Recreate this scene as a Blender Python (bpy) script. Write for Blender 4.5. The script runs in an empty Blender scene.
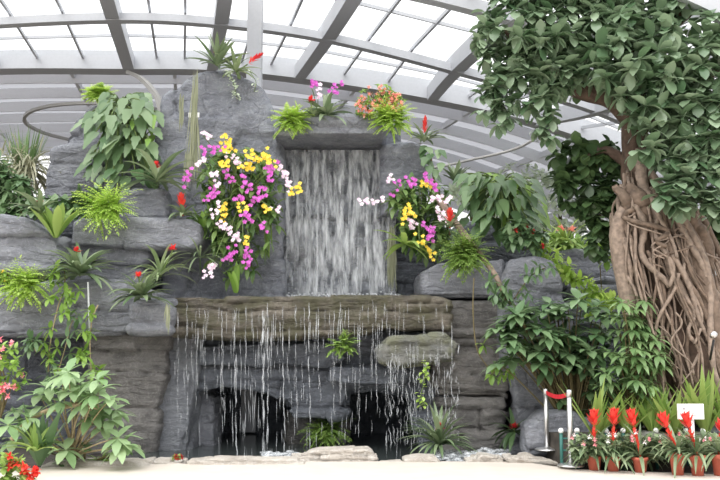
import bpy, math, random
import numpy as np
from mathutils import Vector, Matrix
SC = bpy.context.scene
COL = SC.collection
PI = math.pi
# ------------------------------------------------------------------ camera
F = 900.0
PITCH = math.atan(110 / F)
CAM = Vector((0, 0, 1.5))
FW = Vector((0, math.cos(PITCH), math.sin(PITCH)))
UPV = Vector((0, -math.sin(PITCH), math.cos(PITCH)))
cd = bpy.data.cameras.new('camera'); cd.sensor_width = 36; cd.lens = F / 720 * 36
cam = bpy.data.objects.new('camera', cd); COL.objects.link(cam)
cam.location = CAM; cam.rotation_euler = (PI / 2 + PITCH, 0, 0)
cd.clip_end = 300
SC.camera = cam

def P(u, v, Y):
    """world point seen at photo position (u, v) and lying at depth Y"""
    d = FW + Vector((1, 0, 0)) * ((u - 360) / F) + UPV * ((240 - v) / F)
    return CAM + d * (Y / d.y)

def S(n, Y):
    return n * Y / F

# ------------------------------------------------------------------ materials
def newmat(name):
    m = bpy.data.materials.new(name); m.use_nodes = True
    nt = m.node_tree; nt.nodes.clear()
    return m, nt

def N(nt, typ, **kw):
    n = nt.nodes.new(typ)
    for k, val in kw.items():
        if k in n.inputs: n.inputs[k].default_value = val
        else: setattr(n, k, val)
    return n

def ramp(nt, stops):
    r = nt.nodes.new('ShaderNodeValToRGB')
    e = r.color_ramp.elements
    while len(e) < len(stops): e.new(0.5)
    for i, (p, c) in enumerate(stops):
        e[i].position = p; e[i].color = (*c, 1) if len(c) == 3 else c
    return r

def plain(name, col, rough=0.5, metal=0.0, var=0.12, scale=20, bump=0.0):
    m, nt = newmat(name); L = nt.links
    o = N(nt, 'ShaderNodeOutputMaterial'); b = N(nt, 'ShaderNodeBsdfPrincipled')
    b.inputs['Roughness'].default_value = rough; b.inputs['Metallic'].default_value = metal
    tc = N(nt, 'ShaderNodeTexCoord'); no = N(nt, 'ShaderNodeTexNoise'); no.inputs['Scale'].default_value = scale; no.inputs['Detail'].default_value = 5
    L.new(tc.outputs['Object'], no.inputs['Vector'])
    r = ramp(nt, [(0.3, [c * (1 - var) for c in col]), (0.7, [min(1, c * (1 + var)) for c in col])])
    L.new(no.outputs['Fac'], r.inputs['Fac']); L.new(r.outputs['Color'], b.inputs['Base Color'])
    if bump:
        bu = N(nt, 'ShaderNodeBump'); bu.inputs['Strength'].default_value = bump; bu.inputs['Distance'].default_value = 0.02
        L.new(no.outputs['Fac'], bu.inputs['Height']); L.new(bu.outputs['Normal'], b.inputs['Normal'])
    L.new(b.outputs[0], o.inputs[0])
    return m

def leafmat(name, a, b_, rough=0.42, trans=0.22, spec=0.5):
    """two greens, each leaf between them"""
    m, nt = newmat(name); L = nt.links
    o = N(nt, 'ShaderNodeOutputMaterial'); b = N(nt, 'ShaderNodeBsdfPrincipled')
    b.inputs['Roughness'].default_value = rough; b.inputs['Specular IOR Level'].default_value = spec
    g = N(nt, 'ShaderNodeNewGeometry')
    r = ramp(nt, [(0.0, a), (0.55, [(x + y) / 2 for x, y in zip(a, b_)]), (1.0, b_)])
    L.new(g.outputs['Random Per Island'], r.inputs['Fac'])
    L.new(r.outputs['Color'], b.inputs['Base Color'])
    t = N(nt, 'ShaderNodeBsdfTranslucent'); mx = N(nt, 'ShaderNodeMixShader'); mx.inputs[0].default_value = trans
    hs = N(nt, 'ShaderNodeHueSaturation'); hs.inputs['Hue'].default_value = 0.48; hs.inputs['Value'].default_value = 1.6
    L.new(r.outputs['Color'], hs.inputs['Color']); L.new(hs.outputs['Color'], t.inputs['Color'])
    L.new(b.outputs[0], mx.inputs[1]); L.new(t.outputs[0], mx.inputs[2]); L.new(mx.outputs[0], o.inputs[0])
    return m

def rockmat(name, c0, c1, c2, rough=0.75, moss=None, crack=(.8, .8, 4.6), strata=.4):
    m, nt = newmat(name); L = nt.links
    o = N(nt, 'ShaderNodeOutputMaterial'); b = N(nt, 'ShaderNodeBsdfPrincipled'); b.inputs['Roughness'].default_value = rough
    g = N(nt, 'ShaderNodeNewGeometry')
    n1 = N(nt, 'ShaderNodeTexNoise'); n1.inputs['Scale'].default_value = 2.2; n1.inputs['Detail'].default_value = 9; n1.inputs['Roughness'].default_value = 0.68
    mp = N(nt, 'ShaderNodeMapping'); mp.inputs['Scale'].default_value = (1, 1, 2.0)
    L.new(g.outputs['Position'], mp.inputs['Vector']); L.new(mp.outputs[0], n1.inputs['Vector'])
    r = ramp(nt, [(0.32, c0), (0.5, c1), (0.72, c2)])
    L.new(n1.outputs['Fac'], r.inputs['Fac'])
    out = r.outputs['Color']
    # pale mineral veins
    vo = N(nt, 'ShaderNodeTexNoise'); vo.inputs['Scale'].default_value = 5; vo.inputs['Detail'].default_value = 4; vo.inputs['Distortion'].default_value = 1.5
    L.new(g.outputs['Position'], vo.inputs['Vector'])
    vr = ramp(nt, [(0.47, (0, 0, 0)), (0.5, (1, 1, 1)), (0.53, (0, 0, 0))]); L.new(vo.outputs['Fac'], vr.inputs['Fac'])
    ml = N(nt, 'ShaderNodeMath', operation='MULTIPLY'); ml.inputs[1].default_value = 0.22; L.new(vr.outputs['Color'], ml.inputs[0])
    mv = N(nt, 'ShaderNodeMixRGB'); mv.inputs[2].default_value = (*[min(1, c * 1.8) for c in c2], 1)
    L.new(ml.outputs[0], mv.inputs[0]); L.new(out, mv.inputs[1]); out = mv.outputs[0]
    if moss:
        n3 = N(nt, 'ShaderNodeTexNoise'); n3.inputs['Scale'].default_value = 3.1; n3.inputs['Detail'].default_value = 6
        mp3 = N(nt, 'ShaderNodeMapping'); mp3.inputs['Location'].default_value = (7, 3, 1); mp3.inputs['Scale'].default_value = (1, 1, 1.5)
        L.new(g.outputs['Position'], mp3.inputs['Vector']); L.new(mp3.outputs[0], n3.inputs['Vector'])
        r3 = ramp(nt, [(0.42, (0, 0, 0)), (0.62, (1, 1, 1))]); L.new(n3.outputs['Fac'], r3.inputs['Fac'])
        m3 = N(nt, 'ShaderNodeMixRGB'); m3.inputs[2].default_value = (*moss, 1)
        L.new(r3.outputs['Color'], m3.inputs[0]); L.new(out, m3.inputs[1]); out = m3.outputs[0]
    L.new(out, b.inputs['Base Color'])
    n2 = N(nt, 'ShaderNodeTexNoise'); n2.inputs['Scale'].default_value = 9; n2.inputs['Detail'].default_value = 10; n2.inputs['Roughness'].default_value = 0.7
    L.new(mp.outputs[0], n2.inputs['Vector'])
    bu = N(nt, 'ShaderNodeBump'); bu.inputs['Strength'].default_value = 1.0; bu.inputs['Distance'].default_value = 0.07
    # fine cracks between strata
    wp = N(nt, 'ShaderNodeTexNoise'); wp.inputs['Scale'].default_value = 2.0; wp.inputs['Detail'].default_value = 4
    L.new(g.outputs['Position'], wp.inputs['Vector'])
    wa = N(nt, 'ShaderNodeVectorMath', operation='MULTIPLY_ADD'); wa.inputs[1].default_value = (.35, .35, .22)
    L.new(wp.outputs['Color'], wa.inputs[0]); L.new(g.outputs['Position'], wa.inputs[2])
    mc = N(nt, 'ShaderNodeMapping'); mc.inputs['Scale'].default_value = crack; L.new(wa.outputs[0], mc.inputs[0])
    ve = N(nt, 'ShaderNodeTexVoronoi', feature='DISTANCE_TO_EDGE'); ve.inputs['Scale'].default_value = 1.0; L.new(mc.outputs[0], ve.inputs['Vector'])
    rc = ramp(nt, [(0.0, (0, 0, 0)), (0.035, (.75, .75, .75)), (0.12, (1, 1, 1))]); L.new(ve.outputs['Distance'], rc.inputs['Fac'])
    ms = N(nt, 'ShaderNodeMapping'); ms.inputs['Scale'].default_value = (.9, .9, 15); L.new(wa.outputs[0], ms.inputs[0])
    ns = N(nt, 'ShaderNodeTexNoise'); ns.inputs['Scale'].default_value = 1.0; ns.inputs['Detail'].default_value = 6; L.new(ms.outputs[0], ns.inputs['Vector'])
    b2 = N(nt, 'ShaderNodeBump'); b2.inputs['Strength'].default_value = 0.5; b2.inputs['Distance'].default_value = 0.06
    L.new(rc.outputs['Color'], b2.inputs['Height'])
    b3 = N(nt, 'ShaderNodeBump'); b3.inputs['Strength'].default_value = strata; b3.inputs['Distance'].default_value = 0.06
    L.new(ns.outputs['Fac'], b3.inputs['Height']); L.new(b2.outputs[0], b3.inputs['Normal']); L.new(b3.outputs[0], bu.inputs['Normal'])
    L.new(n2.outputs['Fac'], bu.inputs['Height']); L.new(bu.outputs[0], b.inputs['Normal'])
    L.new(b.outputs[0], o.inputs[0])
    return m

M = {}
M['rock'] = rockmat('grey_rock', (0.152, 0.159, 0.182), (0.244, 0.253, 0.283), (0.345, 0.356, 0.390))
M['rock_pillar'] = rockmat('tower_rock', (0.153, 0.161, 0.190), (0.255, 0.268, 0.306), (0.377, 0.394, 0.436), crack=(1.6, 1.6, 2.0), strata=.3)
M['rock_wet_shaded'] = rockmat('wet_and_shaded_rock', (0.072, 0.080, 0.094), (0.144, 0.158, 0.184), (0.229, 0.246, 0.280), rough=0.45)  # wet rock; the same dark grey paints shade into recess and gap rocks
M['rock_ledge'] = rockmat('ledge_rock', (0.038, 0.033, 0.026), (0.098, 0.085, 0.066), (0.212, 0.187, 0.149), rough=0.5, moss=(.085, .08, .045))
M['rock_slabwet'] = rockmat('mossy_slab', (.09, .094, .086), (.165, .168, .155), (.27, .27, .25), rough=0.45, moss=(.17, .175, .12))
M['rock_smooth'] = rockmat('smooth_rock', (0.135, 0.144, 0.162), (0.209, 0.219, 0.242), (0.293, 0.308, 0.334), rough=0.55, crack=(.25, .25, .4), strata=.25)
M['rock_brown'] = rockmat('brown_rock', (.095, .092, .09), (.19, .182, .175), (.29, .278, .265))
M['stone'] = rockmat('kerb_stone', (.40, .35, .30), (.55, .50, .44), (.66, .62, .56), rough=0.85)
M['plaza'] = plain('plaza_paving', (.57, .515, .455), 0.9, var=0.06, scale=3)
M['soil'] = plain('soil', (.05, .042, .034), 0.95, var=0.5, scale=9, bump=0.5)
M['steel'] = plain('painted_steel', (.48, .492, .52), 0.5, var=0.03)
M['purlin'] = plain('purlin_paint', (.74, .75, .78), 0.5, var=0.02)
M['ring'] = plain('ring_steel', (.40, .39, .37), 0.5, var=0.04)
M['steel_dark'] = plain('dark_bar', (.20, .20, .20), 0.5, var=0.05)
M['bark'] = plain('bark', (.17, .122, .09), 0.85, var=0.4, scale=12, bump=0.8)
M['bark_dark'] = plain('dark_bark', (.10, .066, .048), 0.9, var=0.35, scale=12, bump=0.8)
M['root'] = plain('root_bark', (.25, .19, .148), 0.8, var=0.35, scale=14, bump=0.6)
M['twig'] = plain('twig', (.16, .13, .06), 0.8, var=0.25)
M['greenstem'] = plain('green_stem', (.12, .18, .05), 0.6, var=0.2)
M['cane'] = plain('cane', (.42, .33, .20), 0.7, var=0.2)
M['stem_cord'] = plain('pale_cord', (.6, .62, .62), 0.6, var=0.1)
M['ficus'] = leafmat('ficus_leaf', (.08, .15, .072), (.28, .37, .24), rough=0.3, trans=0.2)
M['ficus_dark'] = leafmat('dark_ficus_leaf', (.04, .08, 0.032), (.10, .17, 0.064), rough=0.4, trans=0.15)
M['fern'] = leafmat('fern_leaf', (.30, .47, .08), (.52, .68, .20), rough=0.5, trans=0.42)
M['fern_dark'] = leafmat('dark_fern_leaf', (.15, .27, .055), (.33, .47, .13), rough=0.5, trans=0.35)
M['philo'] = leafmat('philodendron_leaf', (.075, .15, .058), (.25, .35, .185), rough=0.33, trans=0.2)
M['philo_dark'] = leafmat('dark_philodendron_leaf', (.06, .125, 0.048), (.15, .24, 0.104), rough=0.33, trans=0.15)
M['brom'] = leafmat('bromeliad_leaf', (.09, .15, 0.068), (.30, .37, 0.216), rough=0.35, trans=0.15)
M['brom_pale'] = leafmat('striped_leaf', (.15, .22, 0.096), (.34, .42, 0.224), rough=0.4, trans=0.2)
M['palmate'] = leafmat('palmate_leaf', (.085, .165, .07), (.21, .315, .16), rough=0.35, trans=0.2)
M['palmate_pale'] = leafmat('pale_palmate_leaf', (.18, .30, 0.128), (.36, .48, 0.264), rough=0.4, trans=0.2)
M['lance'] = leafmat('lance_leaf', (.10, .19, 0.068), (.25, .37, 0.160), rough=0.38, trans=0.2)
M['vine'] = leafmat('vine_leaf', (.16, .30, 0.048), (.30, .47, 0.104), rough=0.45, trans=0.3)
M['strap'] = leafmat('strap_leaf', (.16, .29, 0.064), (.36, .47, 0.136), rough=0.4, trans=0.28)
M['orchleaf'] = leafmat('orchid_leaf', (.07, .15, 0.044), (.22, .34, 0.104), rough=0.38, trans=0.2)
M['pale_overexposed'] = leafmat('pale_overexposed_leaf', (.42, .49, .36), (.72, .78, .64), rough=0.6, trans=0.35)  # overexposure of the distant tree and bush put into their leaf colour
M['dryleaf'] = leafmat('dry_leaf', (.24, .25, 0.160), (.48, .47, 0.336), rough=0.7, trans=0.2)
M['moss'] = leafmat('hanging_moss', (.22, .24, .15), (.38, .39, .27), rough=0.9, trans=0.1)
M['red'] = leafmat('red_bract', (.62, .035, .022), (.82, .10, .05), rough=0.4, trans=0.25)
M['deepred'] = leafmat('deep_red_bract', (.42, .02, .02), (.6, .05, .04), rough=0.4, trans=0.15)
M['magenta'] = leafmat('magenta_petal', (.46, .05, .38), (.72, .16, .62), rough=0.5, trans=0.25)
M['pinkwhite'] = leafmat('pink_white_petal', (.80, .50, .72), (.92, .82, .88), rough=0.5, trans=0.25)
M['yellow'] = leafmat('yellow_petal', (.80, .52, .02), (.95, .78, .10), rough=0.5, trans=0.25)
M['pink'] = leafmat('pink_bract', (.85, .22, .28), (.95, .45, .48), rough=0.5, trans=0.3)
M['salmon'] = leafmat('salmon_bract', (.86, .34, .25), (.95, .58, .48), rough=0.5, trans=0.3)
M['whiteflower'] = leafmat('white_petal', (.8, .74, .72), (.9, .88, .88), rough=0.5, trans=0.2)
M['lipdark'] = plain('orchid_lip', (.5, .03, .2), 0.5)
M['terracotta'] = plain('terracotta', (.52, .13, .08), 0.7, var=0.1)
M['chrome'] = plain('brushed_steel', (.72, .72, .72), 0.28, metal=0.9, var=0.04)
M['belt'] = plain('red_belt', (.62, .02, .035), 0.7)
M['fencegreen'] = plain('green_post', (.03, .14, .12), 0.5)
M['white'] = plain('white_paint', (.85, .85, .84), 0.5, var=0.03)
M['ink'] = plain('grey_ink', (.35, .35, .36), 0.7)
M['black'] = plain('black_plastic', (.02, .02, .022), 0.4)

def watermat(name, alpha_lo, alpha_hi, sx, sz, thr, soft):
    m, nt = newmat(name); L = nt.links
    o = N(nt, 'ShaderNodeOutputMaterial'); b = N(nt, 'ShaderNodeBsdfPrincipled')
    b.inputs['Base Color'].default_value = (.78, .81, .84, 1); b.inputs['Roughness'].default_value = 0.35
    tr = N(nt, 'ShaderNodeBsdfTransparent'); mx = N(nt, 'ShaderNodeMixShader')
    g = N(nt, 'ShaderNodeNewGeometry'); mp = N(nt, 'ShaderNodeMapping'); mp.inputs['Scale'].default_value = (sx, 2, sz)
    no = N(nt, 'ShaderNodeTexNoise'); no.inputs['Scale'].default_value = 1; no.inputs['Detail'].default_value = 5; no.inputs['Roughness'].default_value = 0.6
    L.new(g.outputs['Position'], mp.inputs[0]); L.new(mp.outputs[0], no.inputs['Vector'])
    r = ramp(nt, [(thr - soft, (alpha_lo,) * 3), (thr + soft, (alpha_hi,) * 3)])
    L.new(no.outputs['Fac'], r.inputs['Fac']); L.new(r.outputs['Color'], mx.inputs[0])
    L.new(tr.outputs[0], mx.inputs[1]); L.new(b.outputs[0], mx.inputs[2]); L.new(mx.outputs[0], o.inputs[0])
    return m
M['sheet'] = watermat('falling_sheet', 0.06, 0.74, 12, 2.3, 0.53, 0.14)
M['strand'] = watermat('falling_strand', 0.05, 0.44, 30, 5.0, 0.52, 0.16)
M['foam'] = watermat('foam', 0.05, 0.5, 26, 26, 0.5, 0.15)

def pooled():
    m, nt = newmat('pool_water'); L = nt.links
    o = N(nt, 'ShaderNodeOutputMaterial'); b = N(nt, 'ShaderNodeBsdfPrincipled')
    b.inputs['Base Color'].default_value = (.05, .06, .06, 1); b.inputs['Roughness'].default_value = 0.12
    no = N(nt, 'ShaderNodeTexNoise'); no.inputs['Scale'].default_value = 14
    bu = N(nt, 'ShaderNodeBump'); bu.inputs['Strength'].default_value = 0.3
    L.new(no.outputs['Fac'], bu.inputs['Height']); L.new(bu.outputs[0], b.inputs['Normal']); L.new(b.outputs[0], o.inputs[0])
    return m
M['pool'] = pooled()

def glassmat():
    m, nt = newmat('roof_glass'); L = nt.links
    o = N(nt, 'ShaderNodeOutputMaterial'); t = N(nt, 'ShaderNodeBsdfTransparent'); t.inputs[0].default_value = (.97, .98, .98, 1)
    gl = N(nt, 'ShaderNodeBsdfGlossy'); gl.inputs['Roughness'].default_value = 0.05
    mx = N(nt, 'ShaderNodeMixShader'); mx.inputs[0].default_value = 0.04
    L.new(t.outputs[0], mx.inputs[1]); L.new(gl.outputs[0], mx.inputs[2]); L.new(mx.outputs[0], o.inputs[0])
    return m
M['glass'] = glassmat()

def frosted():
    m, nt = newmat('frosted_panel'); L = nt.links
    o = N(nt, 'ShaderNodeOutputMaterial'); t = N(nt, 'ShaderNodeBsdfTranslucent'); t.inputs[0].default_value = (.29, .295, .315, 1)
    d = N(nt, 'ShaderNodeBsdfDiffuse'); d.inputs[0].default_value = (.6, .61, .63, 1)
    mx = N(nt, 'ShaderNodeMixShader'); mx.inputs[0].default_value = 0.35
    L.new(t.outputs[0], mx.inputs[1]); L.new(d.outputs[0], mx.inputs[2]); L.new(mx.outputs[0], o.inputs[0])
    return m
M['frosted'] = frosted()

# ------------------------------------------------------------------ mesh helpers
def prof_ell(t): return math.sin(PI * min(1, max(0, t)) ** 0.85) ** 0.8
def prof_obo(t): return max(0.0, math.sin(PI * (t ** 1.15) * .985 + .02)) ** 0.6
def prof_lance(t): return (math.sin(PI * t ** 0.75)) ** 1.1
def prof_strap(t): return min(1, 0.55 + 2.0 * t) * (1 - t ** 3) ** 0.8
def prof_heart(t): return (min(1, 0.25 + 5 * t)) * (1 - t) ** 0.75
def prof_arrow(t): return (min(1, 0.45 + 4 * t)) * (1 - t) ** 0.7 * (0.88 + 0.12 * math.cos(2 * PI * 3.2 * t))
def prof_lobe(t): return (min(1, 0.3 + 5 * t)) * (1 - t) ** 0.6 * (0.72 + 0.28 * math.cos(2 * PI * 4.5 * t))
def prof_pet(t): return math.sin(PI * (0.08 + 0.9 * t)) ** 0.6
ZV = Vector((0, 0, 1))

class MB:
    def __init__(self): self.v = []; self.f = []
    def leaf(self, b, d, L, W, droop=0.4, seg=5, prof=prof_ell, fold=0.2, up=ZV, roll=0.0):
        d = d.normalized()
        s = d.cross(up)
        if s.length < 1e-3: s = d.cross(Vector((0.3, -1, 0.2)))
        s.normalize()
        if roll:
            s = Matrix.Rotation(roll, 3, d) @ s
        p = b.copy(); st = L / seg; n0 = len(self.v); cur = d.copy()
        for i in range(seg + 1):
            t = i / seg
            w = W * 0.5 * prof(t)
            nn = s.cross(cur)
            self.v.append(p + s * w + nn * (fold * w)); self.v.append(p.copy()); self.v.append(p - s * w + nn * (fold * w))
            cur = (cur - ZV * (droop * 1.6 / seg)).normalized()
            p = p + cur * st
        for i in range(seg):
            a = n0 + 3 * i
            self.f.append((a, a + 1, a + 4, a + 3)); self.f.append((a + 1, a + 2, a + 5, a + 4))
    def tube(self, pts, rad, n=6, cap=True):
        pts = [Vector(p) for p in pts]
        if not hasattr(rad, '__len__'): rad = [rad] * len(pts)
        n0 = len(self.v); ref = Vector((0.31, 0.2, 0.93))
        for i, p in enumerate(pts):
            t = (pts[min(i + 1, len(pts) - 1)] - pts[max(i - 1, 0)])
            if t.length < 1e-6: t = Vector((0, 0, 1))
            t.normalize()
            a = t.cross(ref)
            if a.length < 0.05: a = t.cross(Vector((1, 0, 0)))
            a.normalize(); b = t.cross(a)
            for k in range(n):
                an = 2 * PI * k / n
                self.v.append(p + (a * math.cos(an) + b * math.sin(an)) * rad[i])
        for i in range(len(pts) - 1):
            for k in range(n):
                a = n0 + i * n + k; b = n0 + i * n + (k + 1) % n
                self.f.append((a, b, b + n, a + n))
        if cap:
            self.f.append(tuple(n0 + k for k in range(n))[::-1]); e = n0 + (len(pts) - 1) * n
            self.f.append(tuple(e + k for k in range(n)))
    def lathe(self, c, prof, n=16):
        n0 = len(self.v)
        for r, z in prof:
            for k in range(n):
                a = 2 * PI * k / n
                self.v.append(Vector((c[0] + r * math.cos(a), c[1] + r * math.sin(a), c[2] + z)))
        for i in range(len(prof) - 1):
            for k in range(n):
                a = n0 + i * n + k; b = n0 + i * n + (k + 1) % n
                self.f.append((a, b, b + n, a + n))
        self.f.append(tuple(n0 + k for k in range(n))[::-1]); e = n0 + (len(prof) - 1) * n
        self.f.append(tuple(e + k for k in range(n)))
    def box(self, c, sx, sy, sz, bev=0.0):
        x, y, z = sx / 2, sy / 2, sz / 2; n0 = len(self.v)
        for a in (-1, 1):
            for b in (-1, 1):
                for d in (-1, 1): self.v.append(Vector((c[0] + a * x, c[1] + b * y, c[2] + d * z)))
        for f in ((0, 1, 3, 2), (4, 6, 7, 5), (0, 4, 5, 1), (2, 3, 7, 6), (0, 2, 6, 4), (1, 5, 7, 3)):
            self.f.append(tuple(n0 + i for i in f))
    def beam(self, pts, w, h):
        """rectangular section swept along pts; pts lie on its underside"""
        pts = [Vector(p) for p in pts]; n0 = len(self.v)
        for i, p in enumerate(pts):
            t = (pts[min(i + 1, len(pts) - 1)] - pts[max(i - 1, 0)]).normalized()
            s = t.cross(ZV).normalized(); u = s.cross(t).normalized()
            for a, b in ((-1, 0), (1, 0), (1, 1), (-1, 1)):
                self.v.append(p + s * (a * w / 2) + u * (b * h))
        for i in range(len(pts) - 1):
            for k in range(4):
                a = n0 + 4 * i + k; b = n0 + 4 * i + (k + 1) % 4
                self.f.append((a, b, b + 4, a + 4))
        self.f.append((n0 + 3, n0 + 2, n0 + 1, n0)); e = n0 + 4 * (len(pts) - 1); self.f.append((e, e + 1, e + 2, e + 3))
    def sphere(self, c, r, n=10, sz=1.0):
        m = max(4, n // 2 + 1)
        self.lathe(c, [(r * math.sin(PI * (i + 0.02) / (m + 0.04)), -r * sz * math.cos(PI * (i + 0.02) / (m + 0.04))) for i in range(m + 1)], n)
    def build(self, name, mat, parent=None, smooth=True):
        me = bpy.data.meshes.new(name)
        o0 = parent.matrix_world.translation if parent is not None else None
        org = Vector((0, 0, 0))
        if parent is not None: org = WORLD_ORG[parent.name]
        me.from_pydata([tuple(v - org) for v in self.v], [], self.f)
        if smooth: me.polygons.foreach_set('use_smooth', [True] * len(me.polygons))
        me.materials.append(mat)
        o = bpy.data.objects.new(name, me); COL.objects.link(o)
        if parent is not None: o.parent = parent
        WORLD_ORG[o.name] = org
        return o

WORLD_ORG = {}
def tag(o, label, cat, group=None, kind=None):
    o['label'] = label; o['category'] = cat
    if group: o['group'] = group
    if kind: o['kind'] = kind
    return o
def thing(name, label, cat, loc, group=None):
    o = bpy.data.objects.new(name, None); COL.objects.link(o); o.location = loc
    o.empty_display_size = 0.1
    WORLD_ORG[o.name] = Vector(loc)
    return tag(o, label, cat, group)
def struct(o):
    o['kind'] = 'structure'; return o
def bez(a, b, c, n=10):
    return [a * (1 - t) ** 2 + b * (2 * t * (1 - t)) + c * t * t for t in [i / n for i in range(n + 1)]]
def catmull(pts, n=6):
    out = []
    q = [pts[0]] + list(pts) + [pts[-1]]
    for i in range(1, len(q) - 2):
        for k in range(n):
            t = k / n
            out.append(0.5 * ((2 * q[i]) + (q[i + 1] - q[i - 1]) * t + (2 * q[i - 1] - 5 * q[i] + 4 * q[i + 1] - q[i + 2]) * t * t + (3 * q[i] - q[i - 1] - 3 * q[i + 1] + q[i + 2]) * t ** 3))
    out.append(Vector(pts[-1]))
    return out
def rv(r, s=1.0):
    return Vector((r.uniform(-s, s), r.uniform(-s, s), r.uniform(-s, s)))

# ------------------------------------------------------------------ numpy noise
def h3(ix, iy, iz, seed):
    h = (ix.astype(np.int64) * 374761393 + iy.astype(np.int64) * 668265263 + iz.astype(np.int64) * 2147483647 + seed * 974711) & 0xffffffff
    h = ((h ^ (h >> 13)) * 1274126177) & 0xffffffff
    h = ((h ^ (h >> 16)) * 2246822519) & 0xffffffff
    return ((h ^ (h >> 15)) & 0xffffff) / float(0xffffff)
def vnoise(p, seed):
    i = np.floor(p); f = p - i; f = f * f * (3 - 2 * f); r = 0
    for a in (0, 1):
        for b in (0, 1):
            for c in (0, 1):
                w = (f[:, 0] if a else 1 - f[:, 0]) * (f[:, 1] if b else 1 - f[:, 1]) * (f[:, 2] if c else 1 - f[:, 2])
                r = r + w * h3(i[:, 0] + a, i[:, 1] + b, i[:, 2] + c, seed)
    return r * 2 - 1
def fbm(p, seed, o=4):
    r = 0; a = 0.5
    for k in range(o):
        r = r + a * vnoise(p * 2.03 ** k + k * 17.3, seed + k); a *= 0.5
    return r
def voro(p, seed):
    i = np.floor(p); F1 = np.full(len(p), 9.0); F2 = F1.copy(); ID = np.zeros(len(p))
    for a in (-1, 0, 1):
        for b in (-1, 0, 1):
            for c in (-1, 0, 1):
                q = i + np.array([a, b, c])
                pt = np.stack([q[:, k] + 0.15 + 0.7 * h3(q[:, 0], q[:, 1], q[:, 2], seed + 11 * k) for k in range(3)], 1)
                d = np.max(np.abs(pt - p), 1) * 0.6 + np.linalg.norm(pt - p, axis=1) * 0.4
                m = d < F1
                F2 = np.where(m, F1, np.minimum(F2, d)); F1 = np.where(m, d, F1)
                ID = np.where(m, h3(q[:, 0], q[:, 1], q[:, 2], seed + 77), ID)
    return F1, F2, ID

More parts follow.
